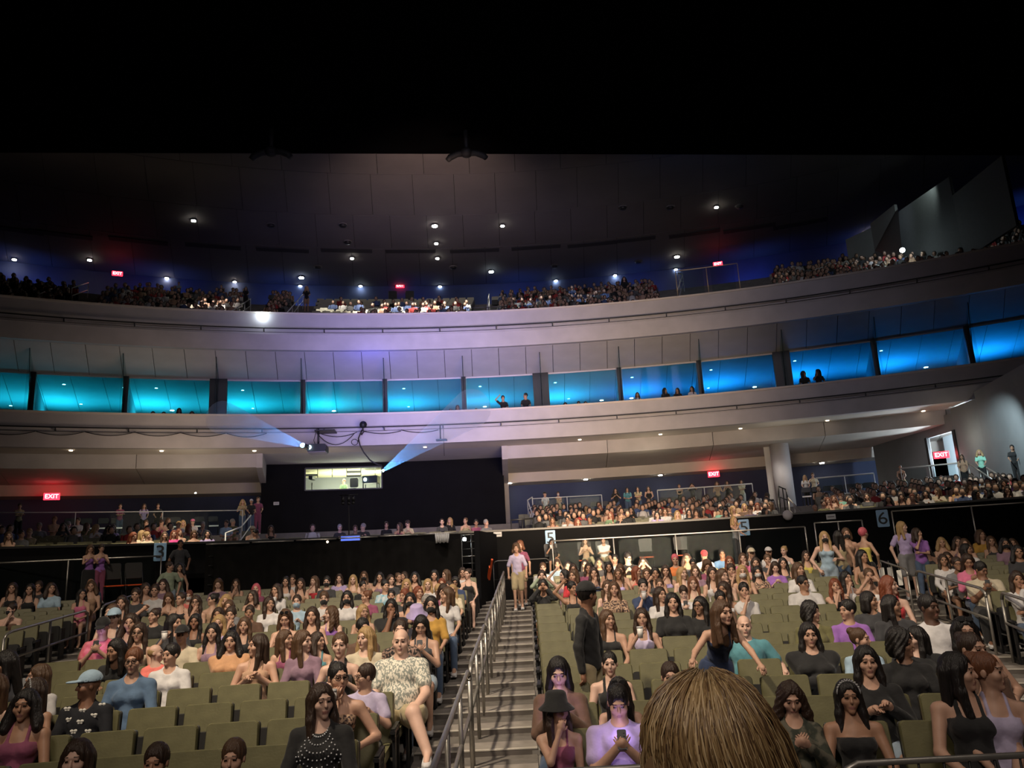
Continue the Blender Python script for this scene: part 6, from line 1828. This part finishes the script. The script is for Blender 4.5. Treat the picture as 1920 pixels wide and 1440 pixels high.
DP(1364, 913, 'standing person in black top right of the red EXIT sign', hair='Vk', skin='2', top='n-black', pose='t', bottom='j-black')
DP(1391, 914, 'person behind the right end of the lit railing', hair='Vk', skin='2', top='t-cream', pose='x', bottom='j-white')
DP(1509, 896, 'standing person with blonde hair right of the column', hair='Ll', skin='2', top='t-white', pose='r', bottom='j-black', dr=.5)
DP(1524, 892, 'standing person in pale shirt beside the blonde one right of the column', hair='Sb', skin='2', top='t-cream', pose='o', bottom='j-black', dr=.5, extra=',noph')
DP(1689, 885, 'person in dark vest sitting on the rail of the far right deck', hair='Pd', skin='2', top='n-brown', pose='r', bottom='s-khaki', dr=-.6)
DP(1803, 858, 'standing person in tan jacket at the right of the bright doorway', hair='Ld', skin='3', top='v-tan', pose='r', bottom='j-black', dr=-2.5)
DP(1842, 880, 'person in mint top on the steps by the grey wall', hair='Vl', skin='2', top='t-mint', pose='r', bottom='j-black', dr=-4)
DP(1903, 868, 'person in black on the steps at the right edge', hair='Sk', skin='3', top='t-black', pose='r', bottom='j-black', dr=-4.5)
# stair rails of the mezzanine
def rail_px(pts, lab, r=.03, mt='white_rail', posts=3, h=1.0, mid=True):
    """pts: (x, y, C, R) of the top rail"""
    P = [hit_arc(*q) for q in pts]; o = P[0].copy(); root = empty('stair_rail', o-Vector((0, 0, h))); b = root.location
    MB().tube([p-b for p in P], r, 6).build('top_rail', M[mt], root)
    if mid: MB().tube([p-b-Vector((0, 0, h*.45)) for p in P], r*.8, 6).build('mid_rail', M[mt], root)
    n = posts
    for q in range(n):
        t = q/(n-1)*(len(P)-1); i = min(int(t), len(P)-2); p = P[i].lerp(P[i+1], t-i)-b; MB().tube([p, p-Vector((0, 0, h))], r*.8, 6).build('post', M[mt], root)
    tag(root, lab, 'handrail')
rail_px([(423, 1000, CM, 22.7), (452, 988, CM, 25.2), (470, 966, CM, 30.2)], 'pale stair rail left of the booth')
rail_px([(1000, 970, CM, 30.7), (989, 938, CM, 32.5), (998, 932, CM, 32.7)], 'pale green stair rail at the right of the booth', mt='white_rail')
rail_px([(958, 975, CM, 22.6), (1000, 972, CM, 22.8)], 'short dark rails at the head of the steps right of the booth', mt='rail_dark', h=.9)
rail_px([(1460, 942, CM, 23.7), (1460, 912, CM, 29.2), (1474, 918, CM, 29.7), (1478, 945, CM, 25.2)], 'black stair rail below the column', mt='metal_black')
rail_px([(1478, 934, CM, 24.2), (1500, 958, CM, 22.2)], 'grey sloped stair rail below the column', mt='rail')
rail_px([(1850, 877, C0, 34), (1892, 902, C0, 31)], 'grey handrail along the grey wall on the right', mt='rail', mid=False)
rail_px([(1815, 868, C0, 36), (1862, 900, C0, 33)], 'grey stair rail right of the bright doorway', mt='rail')

# ------------------------------------------------------------------ upper balcony seats and far crowd (too small to pick apart: stuff)
bs = MB(); crowd = MB(); CMATS = [M['skin_far'], M['hair_far'], M['c_black'], M['c_white'], M['c_tan'], M['c_red'], M['c_blue'], M['c_grey']]
def tiny(mi, hi):
    mb = MB(); mb.ball((0, -.22, 1.18), .105, 4, 0, (.85, .9, 1.15)); mb.ball((0, -.18, 1.21), .12, 4, hi, (.95, .95, 1.15)); mb.ball((0, -.18, .82), .20, 4, mi, (1.05, .6, 1.35))
    for s in (-1, 1): mb.tube([(s*.20, -.18, 1.0), (s*.25, -.28, .76), (s*.05, -.48, .66)], [.055, .05, .035], 4, mi if mi != 4 else 0); mb.tube([(s*.10, -.2, .5), (s*.12, -.62, .5), (s*.12, -.66, .08)], [.08, .06, .04], 4, 2)
    return mb
TV = [tiny(mi, 1) for mi in (2, 3, 4, 5, 6, 7, 2, 0)]
random.seed(11)
def dens(u):   # how full the balcony is along the picture
    if u < 230: return .85
    if u < 430: return .45
    if u < 555: return .8
    if u < 690: return .14
    if u < 900: return .55
    if u < 935: return 0
    if u < 1260: return .75
    if u < 1450: return 0
    return .9
bg = [phi_at(x, 560, CB, D(40)) for x in (150, 470, 560, 905, 1265)]
for m in range(16):
    R = BR_(m); a = radians(-38)
    while a < radians(38):
        p = arc_pt(CB, R, a, BZ(m)); u, v = proj(p+Vector((0, 0, .9))); st = .56/R
        if -30 < u < 1950 and all(abs(a-g) > .8/R for g in bg) and not (1262 < u < 1450) and not ((u < 230 or u > 1450) and m > 11):
            T = Matrix.Translation(p) @ Matrix.Rotation(-a, 4, 'Z'); bs.merge(slod, T)
            if random.random() < dens(u) and not (560 < u < 900 and m > 10): crowd.merge(random.choice(TV), T @ Matrix.Rotation(random.uniform(-.4, .4), 4, 'Z') @ Matrix.Scale(random.uniform(.92, 1.06), 4))
        a += st
o = bs.build('balcony_seats', [M['seat_pale'], M['seat_shell']]); tag(o, 'rows of pale seats on the upper balcony', 'seats', kind='stuff')
o = crowd.build('balcony_crowd', CMATS); tag(o, 'distant seated audience filling the upper balcony', 'crowd', kind='stuff')
# further heads between the mezzanine people
c2 = MB()
for (m, a, p, u, v) in mez_slots:
    if any(abs(a-b) < .5/MRW(m) for b in mrows.get(m, [])) or m == 0: continue
    dd = .34 if 240 < u < 400 else (.12 if u < 240 else (.10 if u < 960 else (.55 if 1000 < u < 1460 else (.35 if 1500 < u < 1640 else (.62 if u > 1640 else 0)))))
    if 620 < u < 960 and m > 3: continue
    if random.random() < dd: c2.merge(random.choice(TV), Matrix.Translation(p) @ Matrix.Rotation(-a, 4, 'Z'))
o = c2.build('mezzanine_crowd', CMATS); tag(o, 'further seated audience in the rear mezzanine rows', 'crowd', kind='stuff')
# a few people standing in the upper balcony
def BP(x, y, dep, lab, **k): R = D(dep); z = 11.15+.385*max(0, (R-BR_(0)+.7)//.86); return feet_person(x, y, C=CB, R=R, z=z, lod=2, label=lab, stance='stand', **k)
BP(575, 541, 47.5, 'person standing in black on the upper balcony steps, left of centre', hair='Ll', skin='2', top='t-black', pose='r', bottom='s-tan')
BP(415, 541, 49, 'dark standing person on the upper balcony, left', hair='Sk', skin='2', top='t-black', pose='c', bottom='j-black')
BP(461, 545, 47, 'person standing beside the stair rail on the upper balcony', hair='Lk', skin='2', top='t-black', pose='r', bottom='j-black')
BP(1072, 540, 43, 'dark standing person in the right rows of the upper balcony', hair='Lk', skin='2', top='t-navy', pose='r', bottom='j-black')
BP(1170, 522, 45, 'person standing on the upper balcony left of the sunken stair', hair='Vk', skin='2', top='t-black', pose='r', bottom='j-black')
BP(335, 540, 50, 'person in pale jacket standing on the upper balcony, far left of the lit rows', hair='Sk', skin='2', top='t-lightblue', pose='x', bottom='j-black')
# loudspeaker stacks beside the middle exit
for x, s in ((736, 'left'), (768, 'right')):
    p = hit_arc(x, 553, CB, D(53.5)); r = empty('loudspeaker_stack', (p.x, p.y, 17.4), .2)
    for j in range(3): MB().rbox((0, 0, .35+.7*j), (.62, .6, .66), .04).build('cabinet', M['metal_black'], r)
    tag(r, f'dark loudspeaker stack {s} of the middle EXIT sign', 'speaker')
rail_px([(432, 585, CB, D(38)), (470, 560, CB, D(46))], 'stair rail on the upper balcony, left group', posts=4)
rail_px([(535, 590, CB, D(37.5)), (568, 552, CB, D(48))], 'stair rail beside the person in black on the upper balcony', posts=4)
rail_px([(70, 553, CB, D(40)), (98, 541, CB, D(44))], 'bright stair rail at the far left of the upper balcony', posts=2)
rail_px([(135, 540, CB, D(44)), (166, 530, CB, D(48))], 'second stair rail at the far left of the upper balcony', posts=2)
glass_rail(CB, D(37.0), 11.3, 1.25, 872, 950, 570, 'thin railing at the front of the upper balcony, centre', 1.8, mt='rail_dark')
rail_px([(912, 590, CB, D(37.2)), (917, 551, CB, D(43))], 'white upright rail at the centre gangway of the upper balcony', posts=3)
# sunken stair (vomitory) on the right of the upper balcony
vm = empty('wall_vomitory'); vm['kind'] = 'structure'
va, vb, vc = phi_at(1318, 530, CB, D(41)), phi_at(1384, 525, CB, D(41)), phi_at(1458, 540, CB, D(37))
arc_solid(CB, [(D(42), 11.3), (D(42), 13.75), (D(42.2), 13.75), (D(42.2), 11.3)], va, vb, 4).build('rear_wall', M['concrete_pale'], vm)
g0, g1 = arc_pt(CB, D(42), vb, 0), arc_pt(CB, D(36.9), vc, 0)
vs = []
for q, zt in ((g0, 13.95), (g1, 12.25)):
    n2 = Vector((.15, .1, 0)); vs += [(q.x, q.y, 11.2), (q.x, q.y, zt), (q.x+n2.x, q.y+n2.y, zt), (q.x+n2.x, q.y+n2.y, 11.2)]
MB().add(vs, [(0, 1, 2, 3), (7, 6, 5, 4), (0, 4, 5, 1), (1, 5, 6, 2), (2, 6, 7, 3), (3, 7, 4, 0)]).build('side_wall', M['concrete_pale'], vm)
glass_rail(CB, D(36.9), 11.9, 1.75, 1268, 1386, 525, 'railing with lit top rail over the sunken stair, upper balcony', 1.3, mt='rail_gold')
rail_px([(1270, 545, CB, D(37.4)), (1280, 515, CB, D(42)), (1272, 512, CB, D(42.5))], 'white curved handrail at the sunken stair, upper balcony', posts=3)
# lit portal at the far right of the upper balcony
pt = empty('wall_portal'); pt['kind'] = 'structure'
h0, h1, h2, h3, h4 = [hit_arc(x, y, C0, R) for x, y, R in ((1590, 480, 46), (1640, 470, 45), (1690, 460, 43), (1800, 440, 40), (1905, 420, 37))]
wallseg('wall_panel', h0, h1, 12.6, h0.z+1.0, 'greywall', pt); wallseg('wall_panel', h1, h2, 12.6, h1.z+1.6, 'greywall', pt); wallseg('wall_panel', h2, h3, 12.6, h2.z+1.8, 'darkwall', pt); wallseg('wall_panel', h3, h4, 12.6, h3.z+2.0, 'darkwall', pt)
MB().add([(h1.x, h1.y-.3, h1.z), (h2.x, h2.y-.3, h1.z+1.2), (h2.x-.2, h2.y-.3, h1.z-1.5), (h1.x, h1.y, h1.z), (h2.x, h2.y, h1.z+1.2), (h2.x-.2, h2.y, h1.z-1.5)], [(0, 1, 2), (5, 4, 3), (0, 3, 4, 1), (1, 4, 5, 2), (2, 5, 3, 0)]).build('recess_panel', M['metal_black'], pt)
glow(0, 0, hit_arc(1692, 469, C0, 40.5), 'bright white lamp on the far right of the upper balcony', 'lamp_cool', .12)

# light thrown back by the brightest phone screens
for o_, r_ in PHONES:
    lb = r_.get('label', '')
    if o_.name.startswith('phone') and (('lilac shirt' in lb and 'short' in lb) or 'black cap' in lb or ('purple shirt' in lb) or ('long black hair in brown' in lb) or 'bucket' in lb):
        light('phone_light', 'POINT', Vector(o_.location)+Vector((0, .06, .05)), None, .9, (.62, .45, 1), .04)

# ------------------------------------------------------------------ hero details
def bez(p, q, n=6): return [p.lerp(q, i/n) for i in range(n+1)]
# rhinestones on the black sweater and butterflies on the black jumper
from mathutils.bvhtree import BVHTree
def dress(match, pts, fn, nm, mats, kind=None):
    for r in PEOPLE:
        if match(r.get('label', '')):
            sh_ = [o for o in r.children if o.name.split('.')[0] in ('shirt', 'vest_top')][0]; me = sh_.data
            bv = BVHTree.FromPolygons([v.co for v in me.vertices], [p.vertices for p in me.polygons]); mb = MB()
            for (x, z) in pts:
                h = bv.ray_cast(Vector((x, -1.5, z)), Vector((0, 1, 0)))
                if h[0] is not None: fn(mb, h[0], h[1])
            if mb.v: tag(mb.build(nm, mats, r), kind=kind)
            return
def stone(mb, p, n): mb.ball(p-Vector((0, .004, 0)), .0065, 4)
dress(lambda s: 'black long-sleeved top' in s and 'long dark brown hair' in s and 'left of central' in s, [(.045*cos(a)*(1+.35*j)*1.3, 1.00-.03*j*1.15-.045*abs(sin(a))*(1+.33*j)) for j in range(6) for a in [pi*i/12 for i in range(13)]], stone, 'rhinestones', M['chair_white'], 'stuff')
def butterfly(mb, p, n):
    for s in (-1, 1): mb.ball(p+Vector((s*.016, -.006, .006)), .018, 4, sc=(1, .25, .8)); mb.ball(p+Vector((s*.012, -.006, -.012)), .012, 4, sc=(1, .25, .8))
dress(lambda s: 'lightblue cap' in s and 'long-sleeved' in s, [(-.11, .90), (.0, .88), (.10, .92), (-.05, .80), (.07, .79), (-.15, .99), (.15, 1.0), (.0, .97), (-.02, .70), (.09, .68)], butterfly, 'butterfly_patches', M['tag_white'], 'stuff')

# ------------------------------------------------------------------ the blonde person right in front of the camera, seen from behind-left
gp = Vector((.30, 1.02, 0)); gp = hit_arc(1345, 1506, C0, 1.16)
gz = gp.z
g = empty('person', (gp.x, gp.y, gz-1.60), radians(168)); tag(g, 'person with long blonde hair standing close to the camera, seen from behind', 'person')
bm_, c = body_mesh('h', 'stand', 's', True, 0, 0, 0); link('body', bm_, g, color=SKIN['2'])
link('shirt', top_mesh('h', 'stand', 's', True, 't', 0), g, color=COLR['charcoal']); link('trousers', legs_mesh('h', 'stand', 's', True, 'j', 0), g, color=COLR['jeans'])
for i in (0, 1): a = c['ank'][i]; link('shoe', cached('shoe', shoe_mesh), g, (a.x, a.y, 0), color=COLR['black'])
Hh = c['head']
def strands():
    rnd = random.Random(5); V = []; Fs = []; col = []
    def lock(pts, w, shade):
        b = len(V); K = len(pts)
        for i, p in enumerate(pts):
            t = (pts[min(i+1, K-1)]-pts[max(i-1, 0)]).normalized(); o = (p-Vector((0, .02, -.02))); o.z *= .35; o = o.normalized()
            sd = t.cross(o).normalized(); ww = w*(.55+.45*sin(pi*min(i/(K-1)*1.15+.12, 1)))
            for k in range(4):
                a = pi/2*k+pi/4; V.append(p+sd*cos(a)*ww+o*sin(a)*ww*.55)
        for i in range(K-1):
            for k in range(4): q = b+i*4+k; w2 = b+i*4+(k+1) % 4; Fs.append((q, w2, w2+4, q+4)); col.append(shade)
        Fs.append(tuple(b+k for k in range(4))[::-1]); Fs.append(tuple(b+(K-1)*4+k for k in range(4))); col.extend([shade, shade])
    cx, cy, cz = 0, .022, .032; rx, ry, rz_ = .084, .100, .100
    for n in range(4200):
        th = rnd.uniform(0, 2*pi); u = rnd.uniform(0, 1)
        # roots along a parting and over the crown, running down the skull, then hanging free
        face = abs((th+pi/2+pi) % (2*pi)-pi) < .62     # -Y is the face
        el0 = rnd.uniform(.10, .55)
        if face: continue
        wob = rnd.uniform(-.15, .15); lift = rnd.uniform(.0, .016); pts = []
        L = rnd.uniform(.24, .42); ph_ = rnd.uniform(-.5, .5)
        for i in range(12):
            t = i/11; e = el0+(pi*.56-el0)*min(t/.5, 1); a = th+wob*t+.05*sin(t*5+n)
            if t <= .5: p = Vector((cx+(rx+lift)*sin(e)*cos(a), cy+(ry+lift)*sin(e)*sin(a), cz+(rz_+lift)*cos(e)))
            else:
                q = (t-.5)/.5; flare = 1.0+.12*q+.05*sin(q*4+n*.7); p = Vector((cx+(rx+lift)*cos(a)*flare, cy+(ry+lift)*sin(a)*flare, cz-.018-L*q))
            sw_ = max(t-.15, 0); p += Vector((-.050*sw_*sw_*2.2+.010*sin(t*7+ph_)*t, .012*sin(t*6+1+ph_)*t, 0))
            p += Vector((rnd.gauss(0, .0012), rnd.gauss(0, .0012), 0)); pts.append(p)
        lock(pts, rnd.uniform(.0007, .0018), rnd.choice((0, 0, 0, 1, 1, 2, 3)))
    for n in range(90):   # flyaway strands
        th = rnd.uniform(0, 2*pi); pts = []
        for i in range(9):
            t = i/8; e = .3+1.7*t; rr_ = 1.06+.16*t*rnd.uniform(.6, 1.1); pts.append(Vector((cx+rx*rr_*sin(e)*cos(th+.3*t), cy+ry*rr_*sin(e)*sin(th+.3*t), cz+rz_*rr_*cos(e))))
        lock(pts, .0008, rnd.randrange(4))
    return V, Fs, col
V, Fs, col = strands()
me = mesh_from('hair', V, Fs, [M['blonde0'], M['blonde1'], M['blonde2'], M['blonde3']], col, True)
ho = link('hair', me, g, Hh)
cap_ = hair_mesh('L', 0); cap_.materials[0] = M['blonde_under']; hu = link('hair_underlayer', cap_, g, Hh); hu.scale = (.93, .93, .93)

# ------------------------------------------------------------------ haze beams: thin air full of haze lit by the projectors' own light
def haze(nm, a, b, r0, r1, dens, lab, power, col, host_name):
    d = (b-a); L = d.length; q = d.to_track_quat('Z', 'Y')
    mb = MB().tube([(0, 0, 0), (0, 0, L)], [r0*1.15, r1*1.15], 20)
    m = bpy.data.materials.new(nm); m.use_nodes = True; N = m.node_tree.nodes; K = m.node_tree.links; N.clear()
    out = N.new('ShaderNodeOutputMaterial'); vs_ = N.new('ShaderNodeVolumeScatter'); vs_.inputs['Color'].default_value = (.95, .97, 1, 1); vs_.inputs['Anisotropy'].default_value = .2
    tc = N.new('ShaderNodeTexCoord'); sp = N.new('ShaderNodeSeparateXYZ'); K.new(tc.outputs['Object'], sp.inputs[0])
    mr = N.new('ShaderNodeMapRange'); mr.inputs['From Min'].default_value = 0; mr.inputs['From Max'].default_value = L; mr.inputs['To Min'].default_value = dens; mr.inputs['To Max'].default_value = dens*.02
    K.new(sp.outputs['Z'], mr.inputs[0]); K.new(mr.outputs[0], vs_.inputs['Density']); K.new(vs_.outputs[0], out.inputs['Volume'])
    o = mb.build('haze_beam', m, None, a); o.rotation_mode = 'QUATERNION'; o.rotation_quaternion = q; tag(o, lab, 'beam', kind='stuff')
    host = [o2 for o2 in bpy.data.objects if o2.name == host_name][0]; u_ = d.normalized(); hr, Lh = (.10, .55) if r0 < .045 else (.055, .6)
    T_ = (Matrix.Translation(host.location) @ Matrix.Rotation(host.rotation_euler.z, 4, 'Z')).inverted()
    hb = MB().tube([a-u_*.04, a+u_*Lh], hr, 12, cap=False).tube([a+u_*Lh, a-u_*.04], hr+.012, 12, cap=False); hb.v = [tuple(T_ @ Vector(v)) for v in hb.v]; hb.build('lens_hood', M['metal_black'], host)  # added tube that blocks the wide spot's spill outside the beam
    l = light('beam_source', 'SPOT', a-d.normalized()*.02, b, power, col, .01, 42, .3)
    return o
pb = ray(415, 782); tgt = pb*(PJ1.length*.80)
haze('haze_left', PJ1, tgt, .04, .50, .035, 'blue light beam rising left from the hanging projector', 22000, (.14, .42, 1), 'hanging_projector')
a_ = hit_arc(716, 884, C0, 42.0); tgt = ray(885, 765)*(a_.length*.45)
haze('haze_right', a_, tgt, .05, .42, .03, 'blue light beam rising right from the booth window', 60000, (.14, .42, 1), 'projector')

# ------------------------------------------------------------------ put the ground floor at height zero
for o in list(bpy.data.objects):
    if o.parent is None and o != cam:
        o.location.z += EZ
